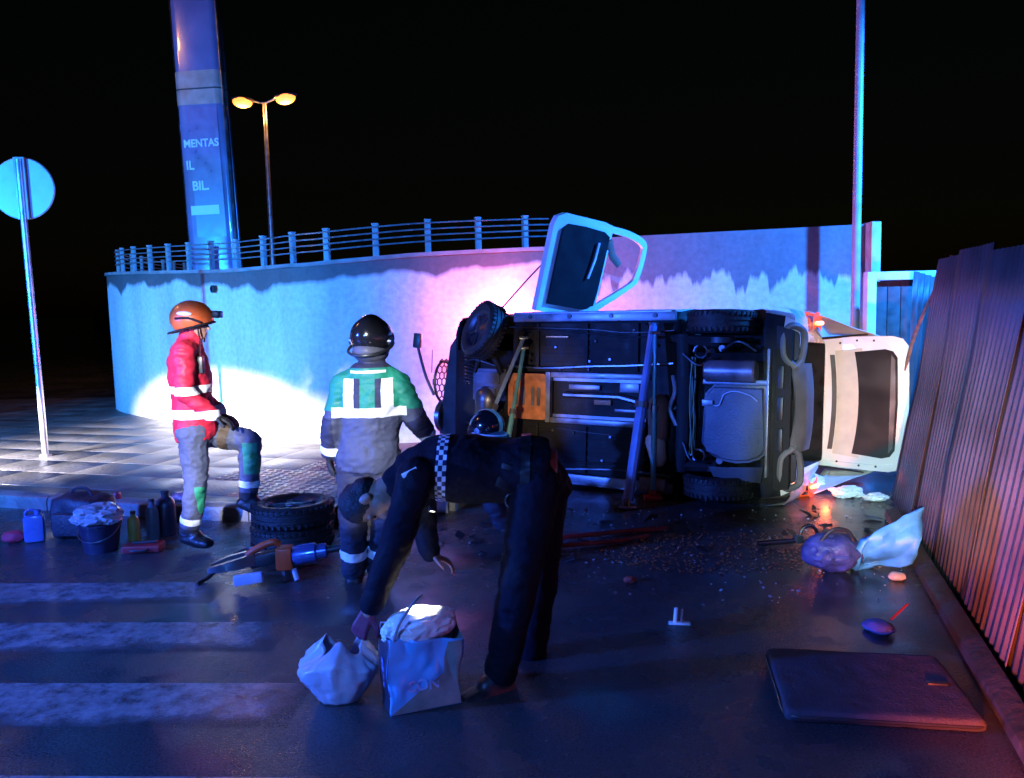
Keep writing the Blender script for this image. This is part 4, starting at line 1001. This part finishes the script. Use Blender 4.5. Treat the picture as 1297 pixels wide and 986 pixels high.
# ---- crouching firefighter by the car
M_NAVY = mat('navy_uniform', (.005, .0055, .011), .8, var=.3, vscale=5, bump=.35, bscale=30, spec=.15)
J3 = dict(pel=(0.11, 6.7, 0.34), che=(-0.07, 6.85, 0.58), nek=(-0.15, 6.85, 0.66), hed=(-0.22, 6.82, 0.76), face=(-.75, .55, -.3), hup=(-.1, .1, 1),
    shL=(-0.14, 6.62, 0.6), elL=(-0.33, 6.65, 0.28), wrL=(-0.47, 6.85, 0.34), shR=(-0.02, 7, 0.55), elR=(-0.15, 7.1, 0.24), wrR=(-0.35, 7.15, 0.34),
    hpL=(0.07, 6.6, 0.31), knL=(-0.25, 6.55, 0.38), anL=(-0.08, 6.6, 0), hpR=(0.15, 6.85, 0.27), knR=(-0.18, 6.95, 0.1), anR=(0.08, 6.95, -0.04),
    toL=(-1, -.1, -.05), toR=(-1, .2, -.05), hdL=(-.8, .3, .1), hnL=(0, 0, -1), hdR=(-.9, .2, 0), hnR=(0, 0, -1))
p3, jk, tr3 = human('crouching firefighter in a black helmet with a pale stripe, beside the car', (-0.03, 6.32, 0), J3, M_NAVY, M_NTR, seed=9)
h3 = helmet(J3, p3, M_HBLK, 'full')
lamp('shield_fill_spot', 'SPOT', V(J3['hed'])+V((-.05, .16, .10)), (1, .72, .48), 45, (.25, 8.45, .95), 60, .8, .02)  # warm spot added to light the heat shield; this helmet carries no torch
m3 = headframe(J3)
hb = clip(h3.data, [(m3 @ V((.012, 0, 0)), -(m3.to_3x3() @ V((1, 0, 0)))), (m3 @ V((-.03, 0, 0)), m3.to_3x3() @ V((1, 0, 0)))], .004); put(link('helmet_stripe', hb, mat('pale_yellow_stripe', (.80, .80, .48), .4)), p3)
q = B(); q.tube([(.125*math.cos(t), -.012+.15*math.sin(t), .0+.42*(-.012+.15*math.sin(t)-.02)) for t in [2*math.pi*k/32 for k in range(33)]], .011, 6, m3, el=(1.1, .6)); put(q.build('helmet_edge_trim', M_BAND), p3)

# ---- police officer bending over the bags
J4 = dict(pel=(0.1, 3.95, 0.99), che=(-0.39, 3.95, 1.03), nek=(-0.53, 3.94, 0.98), hed=(-0.7, 3.9, 0.88), face=(.55, -.30, -.78), hup=(-.85, 0, -.5),
    shL=(-0.45, 3.75, 1.03), elL=(-0.54, 3.66, 0.74), wrL=(-0.67, 3.62, 0.44), shR=(-0.48, 4.13, 0.96), elR=(-0.48, 4.22, 0.68), wrR=(-0.44, 4.16, 0.53),
    hpL=(0.1, 3.84, 0.95), knL=(0.01, 3.72, 0.52), anL=(-0.09, 3.76, 0.05), hpR=(0.15, 4.06, 0.91), knR=(0.12, 4.16, 0.38), anR=(0.06, 4.12, -0.03),
    toL=(-.85, -.5, -.04), toR=(-.9, -.3, -.04), hdL=(-.45, 0, -.85), hnL=(.3, 1, 0), hdR=(.9, -.1, -.30), hnR=(0, -.2, -1))
M_PINKG = mat('reddish_glove', (.22, .035, .06), .6)
p4, jk, tr3 = human('police officer in dark navy uniform with a chequered band, bending over the bags', (-0.07, 3.69, 0), J4, M_NAVY, mat('navy_police_trousers', (.005, .0055, .011), .8, var=.3, bump=.3, spec=.15), gloves=False, hem=.06, seed=13, curl=.45, bulk=.016, wr=.009)
q = B(); hand(q, J4['wrL'], J4['hdL'], J4['hnL'], -1, .45, .004); put(link('glove', organic(q, .006, 2), M_PINKG), p4)
ca, cb = V(J4['pel']), V(J4['che'])
cax = (cb-ca).normalized(); ctr = ca.lerp(cb, .88)
def chk(co):
    w = co-ctr; an = math.atan2(w.z, -w.y); return (an*.17/.02/10, (w.dot(cax)+.02)/.02/10)
band(jk, p4, ca, cb, .845, .945, .30, checker('police_chequer', (.85, .86, .9), (.02, .025, .09), 10), 'chequered_band', uvf=chk, keep=lambda x, n: x.z > ctr.z-.24 and n.y < .5)
band(jk, p4, ca, cb, .06, .15, .28, mat('black_belt', (.012, .012, .012), .35), 'belt', off=.01)
wbase = ca.lerp(cb, .11)
q = B()
for k in range(2):
    c0 = wbase+V((-.06+.05*k, -.165, -.10-.03*k)); q.tube([c0+V((.028*math.cos(t), 0, .032*math.sin(t))) for t in [2*math.pi*j/16 for j in range(17)]], .006, 6)
put(q.build('handcuffs', M_CHROME), p4)
q = B(); q.box(wbase+V((.03, -.17, -.02)), (.08, .05, .10), bev=.012); put(q.build('belt_pouch', M_BLK), p4)
q = B(); q.box(wbase+V((-.09, -.17, .02)), (.06, .045, .12), bev=.012, rot=(0, 20, 0)); put(q.build('radio', M_BLK), p4)
q = B(); sp_ = V(J4['shL']); q.box(sp_+V((-.02, -.072, .03)), (.075, .012, .022), rot=(0, -25, 10), bev=.004); put(q.build('shoulder_badge', M_BAND), p4)
ct = V((-0.39, 3.92, 0.87)); cz = (V((-.45, 3.64, .36))-ct).normalized().to_track_quat('Z', 'Y').to_matrix().to_4x4(); cz.translation = ct  # chest torch added to light the white wrapping in the bag
q = B(); q.lathe([(0, -.06), (.016, -.06), (.016, .02), (.021, .035), (.021, .055), (.016, .055), (.014, .045), (0, .045)], 16, cz); put(q.build('added_chest_torch', M_BLK), p4)
q = B(); q.lathe([(0, .048), (.0155, .048), (.0155, .051), (0, .052)], 14, cz); put(q.build('torch_lens', mat('added_torch_lens', (1, 1, .95), .2, var=0, emit=(1, .97, .88), estr=8)), p4)
lamp('added_torch_bulb', 'SPOT', cz @ V((0, 0, .065)), (1, .97, .86), 190, (-.45, 3.68, .38), 25, .6, .012)
m4 = headframe(J4)
q = B(); q.ell((0, -.022, .045), (.086, .10, .096), m4, u=24, v=16); q.ell((0, -.06, -.01), (.075, .06, .07), m4)
bmesh.ops.bisect_plane(q.bm, geom=q.bm.verts[:]+q.bm.edges[:]+q.bm.faces[:], plane_co=m4 @ V((0, .055, .05)), plane_no=-(m4.to_3x3() @ V((0, 1, -.35))), clear_inner=True)
bmesh.ops.holes_fill(q.bm, edges=q.bm.edges[:])
put(link('hair', organic(q, .008, 2, .004, 30, 2), M_HAIR), p4)
#PART5
# ================================================================== things lying about
def world(me, name, m, label, cat, group=None, loc=(0, 0, 0), rot=(0, 0, 0)):
    o = link(name, me, m); tag(o, label, cat, group); o.location = loc; o.rotation_euler = [R(a) for a in rot]; return o
# two tyres stacked flat
for k, (z, lab) in enumerate(((.085, 'lower of the two black tyres stacked on the wet road'), (.254, 'upper of the two stacked tyres, with a boot resting on it'))):
    e = empty('tyre_stack_wheel' if 0 else 'spare_tyre', (-1.73+.015*k, 6.30-.01*k, z), lab, 'wheel', 'stacked wheels')
    w_ = wheel((0, 0, 0), (0, 0, 40*k), 'rim', e); w_.scale = (1.02, 1.02, .80)
# hydraulic spreader
e = empty('rescue_spreader', (-1.60, 5.42, 0), 'orange and blue hydraulic rescue spreader lying in front of the stacked tyres', 'rescue tool', rotz=6)
M_OR2 = mat('orange_red_casting', (.60, .07, .015), .4, var=.15)
M_BLM = mat('blue_anodised_metal', (.14, .22, .55), .25, metal=.7, var=.15)
M_LIL = mat('pale_plastic', (.45, .45, .62), .4, var=.2)
q = B(); q.box((.05, 0, .15), (.11, .13, .15), bev=.02); q.build('control_block', M_OR2, e)
q = B(); q.lathe([(0, 0), (.06, 0), (.066, .02), (.066, .15), (.05, .16), (.05, .22), (.035, .23), (0, .23)], 20, T((.105, 0, .16), (0, 84, 0))); q.build('cylinder', M_BLM, e)
q = B(); q.tube([(.33, 0, .185), (.40, 0, .195), (.445, 0, .20)], [.025, .022, .018], 10); q.build('piston_end', M_BLK, e)
q = B(); q.tube(arcpts([(-.19, -.03, .19), (-.12, -.04, .235), (-.02, -.04, .27), (.03, -.03, .25)], 5), .022, 10); q.build('carry_handle', M_OR2, e)
q = B(); q.box((-.08, .0, .15), (.2, .10, .09), bev=.02, rot=(0, -10, 0)); q.build('yoke', M_BLK, e)
for s in (1, -1):
    q = B(); q.rings([[(x, s*(y-.02), z+.0), (x, s*(y+.02), z), (x, s*(y+.02), z+h), (x, s*(y-.02), z+h)] for x, y, z, h in ((-.14, .03, .12, .08), (-.24, .075, .11, .07), (-.34, .085, .10, .055), (-.44, .05, .09, .03))]); q.build('spreader_arm', M_ALLOY, e)
q = B(); q.box((-.17, -.12, .055), (.19, .05, .07), bev=.015, rot=(0, -6, 0)); q.build('side_grip', M_LIL, e)
q = B(); q.tube([(.05, -.02, .08), (.06, -.04, .0)], .028, 8); q.build('rest_foot', M_BLK, e)
q = B(); q.tube([(.11, -.03, .08), (.13, -.05, .005)], .018, 8); q.build('rest_foot', M_LIL, e)
q = B(); q.tube(arcpts([(-.05, .05, .16), (-.2, .2, .17), (-.34, .18, .12), (-.46, .06, .03), (-.52, -.05, .015)], 6), .013, 8); q.build('hydraulic_hose', M_BLK, e)
# equipment along the kerb
def crumple(q, amp, f, seed, fl=False):
    for v in q.bm.verts:
        n_ = noise.noise_vector(v.co*f+V((seed, seed*.7, 0))); v.co += n_*amp
M_DKB = mat('dark_nylon', (.014, .014, .024), .6, var=.3, bump=.4)
def soft(c, s, seed, m, name, label, cat, amp=.03, rot=0):
    q = B(); q.box((0, 0, s[2]/2), s, bev=min(s)*.28)
    me = organic(q, min(s)*.09, 3)
    for v in me.vertices:
        v.co += noise.noise_vector(v.co*7+V((seed, 0, 0)))*amp*(.3+min(1, v.co.z/.1)*.7)
        if v.co.z < 0: v.co.z = 0
    return world(me, name, m, label, cat, loc=c, rot=(0, 0, rot))
bp_ = soft((-3.52, 6.62, 0), (.46, .28, .36), 2, M_DKB, 'backpack', 'dark rounded backpack standing beside the kerb on the left', 'backpack', rot=-8)
q = B(); q.tube(arcpts([(-.1, 0, .34), (-.05, 0, .40), (.05, 0, .40), (.1, 0, .34)], 4), .012, 6); q.build('grab_handle', M_DKB, bp_)
q = B(); q.box((0, -.155, .14), (.3, .06, .18), bev=.025); q.build('front_pocket', M_DKB, bp_)
M_BKT = mat('dark_bucket_plastic', (.02, .02, .045), .4, var=.2)
bk = empty('bucket', (-3.18, 6.22, 0), 'dark plastic bucket topped with clear plastic sheeting, near the kerb', 'bucket')
q = B(); q.lathe([(0, .005), (.115, .005), (.12, 0), (.15, .21), (.158, .21), (.158, .225), (.143, .225), (.112, .02), (0, .02)], 28); q.build('tub', M_BKT, bk)
q = B(); q.tube(arcpts([(-.155, 0, .2), (-.12, -.10, .13), (0, -.155, .1), (.12, -.10, .13), (.155, 0, .2)], 4), .004, 6); q.build('wire_handle', M_ALLOY, bk)
M_CLEAR = mat('clear_plastic_film', (.42, .44, .47), .22, var=.15, vscale=10, trans=.35)
def crumpled(sx, sy, sz, seed, sub=4, amp=.35, flat=True):
    q = B(); bmesh.ops.create_icosphere(q.bm, subdivisions=sub, radius=1)
    for v in q.bm.verts:
        c = v.co.copy(); k = 1+amp*noise.noise(c*1.6+V((seed, 0, 0)))+amp*.55*(1-2*abs(noise.noise(c*3.4+V((0, seed, 0)))))+amp*.3*(1-2*abs(noise.noise(c*7+V((0, 0, seed)))))
        v.co = V((c.x*sx*k, c.y*sy*k, max(-.0, (c.z*k*.5+.5)*sz) if flat else c.z*sz*k))
    return q
q = crumpled(.17, .13, .14, 3.); world(q.mesh('plastic_sheet', 25), 'plastic_sheet', M_CLEAR, 'crumpled clear plastic sheeting lying on top of the dark bucket', 'plastic sheet', loc=(-3.19, 6.2, .215))
def bottle(loc, r, h, m, label, capm=M_RED, nm='bottle'):
    e = empty(nm, loc, label, 'bottle')
    q = B(); q.lathe([(0, 0), (r*.95, 0), (r, .01), (r, h*.68), (r*.85, h*.78), (r*.4, h*.86), (r*.38, h*.93), (0, h*.93)], 18); q.build('flask', m, e)
    q = B(); q.lathe([(0, h*.925), (r*.45, h*.925), (r*.45, h), (0, h)], 14); q.build('cap', capm, e); return e
bottle((-2.98, 6.34, 0), .045, .27, mat('yellow_green_plastic', (.26, .24, .04), .4), 'tall yellow-green bottle standing right of the bucket', M_BLK)
bottle((-2.90, 6.50, 0), .05, .33, mat('grey_flask_plastic', (.06, .08, .10), .4), 'dark grey flask standing behind the yellow-green bottle', M_BLK)
bottle((-2.84, 6.62, 0), .075, .37, mat('black_canister', (.015, .016, .03), .4), 'squat black canister nearest the kerb', M_BLK, 'canister')
jg = empty('water_jug', (-3.86, 6.52, 0), 'translucent blue plastic jug left of the backpack', 'jug', rotz=20)
q = B(); q.box((0, 0, .11), (.15, .11, .22), bev=.03); q.tube([(.03, 0, .21), (.03, 0, .255)], .025, 10); q.build('container', mat('blue_jug_plastic', (.10, .16, .38), .3, trans=.1), jg)
q = B(); q.tube(arcpts([(-.06, 0, .2), (-.05, 0, .25), (.0, 0, .255), (.03, 0, .23)], 4), .011, 8); q.build('handle', mat('blue_jug_plastic', (.22, .35, .75), .3), jg)
q = crumpled(.085, .06, .09, 8., 3, .2); world(q.mesh('rag'), 'cloth', mat('dark_red_cloth', (.40, .02, .05), .7), 'small crumpled red cloth at the far left of the equipment', 'cloth', loc=(-4.02, 6.5, 0))
q = B(); q.lathe([(0, 0), (.035, 0), (.04, .03), (.03, .06), (0, .065)], 16); world(q.mesh('cap'), 'red_canister', mat('dark_red_cap', (.30, .015, .03), .4), 'small dark red canister standing on the kerb behind the backpack', 'canister', loc=(-3.62, 7.42, .13))
q = crumpled(.07, .05, .07, 5., 3, .25); world(q.mesh('wrapper'), 'wrapper', mat('pink_wrapper', (.55, .2, .25), .3), 'crumpled pinkish wrapper on the kerb edge right of the canister', 'wrapper', loc=(-2.98, 7.28, .13))
tc_ = empty('tool_case', (-2.84, 6.18, 0), 'flat dark red tool case lying on the road right of the bottles', 'case', rotz=4)
q = B(); q.box((0, 0, .03), (.28, .16, .055), bev=.012); q.build('case_body', mat('dark_red_case', (.30, .02, .025), .4), tc_)
q = B(); q.tube(arcpts([(-.06, -.08, .03), (-.05, -.11, .03), (.05, -.11, .03), (.06, -.08, .03)], 4), .008, 6); q.build('handle', M_BLK, tc_)
q = B(); q.tube([(-.08, .0, .062), (.10, .01, .066)], .012, 8); q.build('screwdriver_on_lid' if 0 else 'clasp_bar', M_BLK, tc_)

# shopping bag with white wrapping, lit from the added chest torch
M_BAGB = mat('blue_printed_bag', (.16, .45, .85), .35, var=.12, vscale=9, bump=.2, bscale=14)
M_BAGK = mat('dark_bag_side', (.03, .03, .05), .4, var=.3)
M_BAGG = mat('grey_bag_print', (.24, .23, .22), .4, var=.25, vscale=12)
M_BAGW = mat('white_bag_lining', (.85, .85, .82), .5, var=.05)
sb = empty('shopping_bag', (-.45, 3.64, 0), 'blue and grey printed shopping bag standing open with a brightly lit white inside', 'shopping bag', rotz=20)
W2_, D2_, H2_ = .33, .17, .35
def bagpt(x, y, z): return (x+.028*noise.noise(V((x*8, z*8, y*5)))*min(1, z*9), y+(.030*noise.noise(V((x*7+4, z*7, y*7)))+.012*(1-2*abs(noise.noise(V((x*13+2, z*11, y*9))))))*min(1, z*9), z)
def panel_(p00, p10, p01, p11, n=24, hz=None):
    q = B(); rs = []
    for j in range(n+1):
        t = j/n; row = []
        for i in range(n+1):
            s_ = i/n; p = V(p00).lerp(V(p10), s_).lerp(V(p01).lerp(V(p11), s_), t); row.append(bagpt(*p))
        rs.append(row)
    return q.rings(rs, closed=False)
a_, b2, c2, d2 = (-W2_/2, -D2_/2), (W2_/2, -D2_/2), (W2_/2, D2_/2), (-W2_/2, D2_/2)
tp = [(-W2_/2-.0, -D2_/2-.01, H2_-.0), (W2_/2+.02, -D2_/2+.01, H2_-.05), (W2_/2+.02, D2_/2, H2_+.03), (-W2_/2-.01, D2_/2, H2_+.02)]
solid = lambda me, t=.003: evaluated(me, [('SOLIDIFY', dict(thickness=t))])
q = panel_((*a_, 0), (*b2, 0), tp[0], tp[1]); link('front_panel', solid(q.mesh('p')), M_BAGB, sb)
q = panel_((*b2, 0), (*c2, 0), tp[1], tp[2]); link('side_panel', solid(q.mesh('p')), M_BAGG, sb)
q = panel_((*c2, 0), (*d2, 0), tp[2], tp[3]); link('back_panel', solid(q.mesh('p')), M_BAGW, sb)
q = panel_((*d2, 0), (*a_, 0), tp[3], tp[0]); link('side_panel', solid(q.mesh('p')), M_BAGK, sb)
q = B(); q.box((0, 0, .006), (W2_-.01, D2_-.01, .008)); q.build('bag_base', M_BAGK, sb)
# grey diagonal print, proud of the front
q = B(); pr = [(-.155, .005), (.165, .005), (.17, .30), (.115, .295), (.075, .16), (.02, .09), (-.07, .055)]
vs = []
for x, z in pr: vs.append(q.bm.verts.new((x, 0, z)))
f = q.bm.faces.new(vs); bmesh.ops.triangulate(q.bm, faces=[f]); bmesh.ops.subdivide_edges(q.bm, edges=q.bm.edges[:], cuts=9, use_grid_fill=True)
for v in q.bm.verts:
    t = v.co.z/H2_; p = bagpt(v.co.x, -D2_/2-.01*t+.02*t*(v.co.x/W2_+.5), v.co.z); v.co = V(p)+V((0, -.006, 0))
q.build('grey_print', M_BAGG, sb)
cu = bpy.data.curves.new('t', 'FONT'); cu.body = 'CON'; cu.size = .066; cu.offset = .002; cu.extrude = .0006
to = bpy.data.objects.new('t', cu); COL.objects.link(to); dg = bpy.context.evaluated_depsgraph_get(); dg.update(); tme = bpy.data.meshes.new_from_object(to.evaluated_get(dg)); bpy.data.objects.remove(to)
tme.materials.clear()
tme.transform(T((-.085, -.118, .095), (90, 0, 0))); 
for v in tme.vertices:
    t = v.co.z/H2_; base_ = -D2_/2-.01*t+.02*t*(v.co.x/W2_+.5); v.co.y = bagpt(v.co.x, base_, v.co.z)[1]-.0075+(v.co.y+.118)
link('lettering', tme, mat('pale_blue_print', (.42, .48, .80), .4), sb)
q = B()
for k in range(4): q.box((-W2_/2-.008, -.02+.004*k, .13+.032*k), (.003, .035, .022), rot=(8, 0, 0)); 
q.build('side_print', mat('violet_print', (.20, .20, .60), .4), sb)['kind'] = 'stuff'
q = B(); q.tube(arcpts([(-W2_/2+.03, -D2_/2, H2_-.01), (-W2_/2+.06, -D2_/2-.02, H2_+.08), (-.03, -D2_/2-.0, H2_+.16), (.01, -.05, H2_+.165)], 5), .006, 6); q.build('handle', M_BAGG, sb)
q = crumpled(.168, .082, .15, 4.2, 5, .14); world(q.mesh('wrap', 25), 'wrapping_paper', M_BAGW, 'crumpled white wrapping paper bulging out of the shopping bag', 'paper', loc=(-.45, 3.645, .285), rot=(0, 0, 30))
# crumpled white carrier bag
q = B(); rs = []
for j in range(25):
    t = j/24; row = []
    prof = (.55+.5*math.sin(min(1, t*1.25)*math.pi*.62)) if t < .72 else (1.0-(t-.72)*1.9)
    for i in range(64):
        a = 2*math.pi*i/64; ca_, sa_ = math.cos(a), math.sin(a)
        fold = .10*noise.noise(V((ca_*2.2, sa_*2.2, t*1.2+4)))+(.05+.16*t*t)*(1-2*abs(noise.noise(V((ca_*3.4+3, sa_*3.4, t*2.2)))))+.05*noise.noise(V((ca_*8, sa_*8, t*9)))
        rad = max(.12, prof*(1+fold))
        row.append((rad*ca_*.165+.05*max(0, t-.6), rad*sa_*.115, .255*t+.03*noise.noise(V((ca_*1.5, sa_*1.5, 7)))*t+.035*t*t*math.sin(3*a)))
    rs.append(row)
q.rings(rs, True, False)
world(evaluated(q.mesh('bag', 180), [('SOLIDIFY', dict(thickness=.002))]), 'carrier_bag', mat('thin_white_plastic', (.60, .58, .66), .3, var=.25, vscale=5, trans=.2), 'crumpled white plastic carrier bag left of the blue shopping bag', 'plastic bag', loc=(-.83, 3.68, 0.004))

# right-hand side
q = crumpled(.18, .15, .24, 2.2, 4, .16); db = world(q.mesh('duffel', 40), 'duffel_bag', mat('blue_nylon', (.05, .06, .22), .55, var=.25, bump=.3), 'soft dark blue duffel bag lying on the road near the fence', 'bag', loc=(2.10, 5.36, 0))
q = B(); q.tube(arcpts([(-.1, -.05, .2), (-.03, -.06, .28), (.08, -.05, .27), (.13, -.04, .18)], 5), .014, 8); q.build('carry_strap', M_DKB, db)
# pale blue plastic bag standing on edge
q = B(); rs = []
ol = [(-.20, 0, .02), (-.17, 0, .22), (-.05, 0, .30), (.10, 0, .37), (.23, 0, .42)]; ob = [(-.20, 0, .0), (-.12, 0, .0), (-.02, 0, .03), (.08, 0, .05), (.15, 0, .08)]
for j in range(13):
    t = j/12; rs.append([tuple(V(ob[i]).lerp(V(ol[i]), t)+V((0, .05*math.sin(t*4+i)+.05*noise.noise(V((i*.9, t*3, 2.))), .01*noise.noise(V((i, t*4, 5)))))) for i in range(5)])
q.rings(rs, closed=False); bmesh.ops.subdivide_edges(q.bm, edges=q.bm.edges[:], cuts=2, smooth=.8, use_grid_fill=True)
crumple(q, .018, 11, 3)
me = evaluated(q.mesh('pb', 30), [('SOLIDIFY', dict(thickness=.045, offset=0))])
world(me, 'plastic_bag', mat('pale_blue_plastic', (.05, .27, .60), .5, var=.3, vscale=9), 'shiny pale blue plastic bag standing by the fence footing', 'plastic bag', loc=(2.42, 5.28, .0), rot=(4, 0, -12))
q = crumpled(.05, .04, .05, 9., 3, .2); world(q.mesh('scrap'), 'paper_scrap', mat('beige_paper', (.6, .45, .35), .6), 'small beige paper scrap under the pale blue plastic bag', 'paper', loc=(2.42, 5.12, 0))
e = empty('pipe_clamp', (2.04, 5.92, .0), 'chrome pipe with a ring clamp lying behind the blue duffel bag', 'pipe', rotz=8)
q = B(); q.tube([(-.28, 0, .03), (.02, 0, .035)], .022, 12); q.build('pipe', M_CHROME, e)
q = B(); q.tube([(.11+.065*math.cos(t), 0, .075+.065*math.sin(t)) for t in [2*math.pi*k/20 for k in range(21)]], .014, 8); q.build('ring', M_CHROME, e)
q = B(); q.box((.03, 0, .045), (.06, .05, .06), bev=.01); q.build('coupling', M_ALLOY, e)
for k, dx in enumerate((-.02, .03)):
    pass
e = empty('metal_bracket', (.90, 4.48, 0), 'small metal bracket with two upright pins, its shine painted white, on the wet road', 'bracket', rotz=-10)
q = B(); q.tube([(-.02, 0, .0), (-.012, 0, .095)], .011, 10); q.build('pin', M_BAGW, e)  # white in place of chrome; the metal's shine is in the colour
q = B(); q.tube([(.018, 0, .0), (.024, 0, .092)], .010, 10); q.build('pin', M_CHROME, e)
q = B(); q.box((.005, 0, .006), (.12, .04, .010), bev=.004); q.build('foot_plate', M_BAGW, e)  # white stands in for the plate's metallic shine
# dark cushion
e = empty('seat_cushion', (1.58, 3.62, 0), 'dark grey rounded seat cushion lying flat in the near right foreground', 'cushion', rotz=-10)
q = B(); q.box((0, 0, .032), (.80, .66, .06), bev=.028)
me = organic(q, .014, 3, .004, 5, 3); link('pad', me, mat('dark_fabric', (.035, .032, .045), .85, var=.2, vscale=12, bump=.35, bscale=90), e)
q = B(); q.box((.30, -.01, .066), (.085, .03, .012), bev=.004); q.build('loop_tag', M_BLK, e)
q = B(); q.tube([(x, y, .032) for x, y in rrect(.805, .665, .06, 5)]+[(.4025, .2725, .032)], .007, 6); q.build('piping', M_BLK, e)
q = crumpled(.07, .09, .05, 12., 3, .2); world(q.mesh('rag'), 'cloth', mat('blue_cloth', (.09, .12, .35), .7), 'small crumpled blue cloth between the cushion and the blue bags', 'cloth', loc=(1.95, 4.32, 0))
q = B(); q.tube([(2.06, 4.42, .02), (2.2, 4.52, .07)], .006, 6); tag(q.build('plastic_stick', M_RED), 'thin red plastic stick beside the small blue cloth', 'stick')
# red hose along the ground by the car
q = B(); q.tube(arcpts([(.15, 6.15, .02), (.5, 6.2, .03), (.85, 6.32, .02), (1.2, 6.38, .02)], 8), .018, 8); tag(q.build('red_hose', mat('red_hose_rubber', (.30, .02, .015), .4)), 'thin red hose lying on the road before the overturned car', 'hose')
q = B(); q.tube(arcpts([(.1, 5.95, .02), (.45, 5.98, .025), (.8, 6.08, .02), (1.02, 6.2, .02)], 8), .016, 8); tag(q.build('red_hose', mat('red_hose_rubber', (.30, .02, .015), .4)), 'second red hose nearer the viewer, parallel to the hose by the car', 'hose')
q = crumpled(.035, .03, .04, 2., 3, .25); world(q.mesh('lump'), 'brick_fragment', mat('red_brick', (.35, .08, .05), .8), 'small reddish brick fragment alone on the wet road', 'brick')
bpy.data.objects['brick_fragment'].location = (0.73, 5.19, 0)
# torn white paper below the tailgate
for k, (x, y, lab) in enumerate(((3.0, 7.35, 'torn white paper lying below the car tailgate'), (3.2, 7.2, 'smaller white paper scrap nearer the fence below the tailgate'))):
    q = crumpled(.13-.05*k, .06, .09-.03*k, 3+k*5., 4, .4); world(q.mesh('paper', 25), 'torn_paper', M_BAGW, lab, 'paper', loc=(x, y, .0))
# glass crumbs and leaf litter
def scatter(name, label, m, n, cx, cy, rx, ry, s0, s1, seed, cat):
    r = random.Random(seed); q = B()
    for _ in range(n):
        a = r.uniform(0, 6.283); k = math.sqrt(r.random()); x, y = cx+rx*k*math.cos(a), cy+ry*k*math.sin(a); s = r.uniform(s0, s1)
        q.box((x, y, s*.25+.004), (s*r.uniform(.5, 1.3), s, s*.35), rot=(r.uniform(-25, 25), r.uniform(-25, 25), r.uniform(0, 180)))
    o = q.build(name, m); tag(o, label, cat, kind='stuff')
scatter('glass_crumbs', 'broken glass crumbs and plastic chips scattered round the car', mat('glass_chips', (.35, .38, .42), .1, var=.3), 330, 1.6, 6.2, 2.0, 1.5, .005, .016, 3, 'debris')
scatter('leaf_litter', 'rust-brown leaf litter and soil spilled on the road before the car', mat('brown_litter', (.34, .10, .03), .7, var=.5, vscale=30), 900, 1.5, 5.8, .9, .5, .004, .016, 5, 'debris')

r_ = random.Random(44); q = B()
for _ in range(60):
    a = r_.uniform(0, 6.283); k = math.sqrt(r_.random()); x, y, s_ = 1.3+2.1*k*math.cos(a), 6.35+1.0*k*math.sin(a), r_.uniform(.03, .11)
    n_ = r_.randint(3, 5); poly = [(s_*r_.uniform(.4, 1)*math.cos(6.283*i/n_), s_*.6*r_.uniform(.4, 1)*math.sin(6.283*i/n_)) for i in range(n_)]
    q.prism(poly, 0, .006, T((x, y, .012), (r_.uniform(-22, 22), r_.uniform(-22, 22), r_.uniform(0, 360))))
tag(q.build('plastic_shards', M_BLK), 'broken black plastic trim shards strewn before the overturned car', 'debris', kind='stuff')
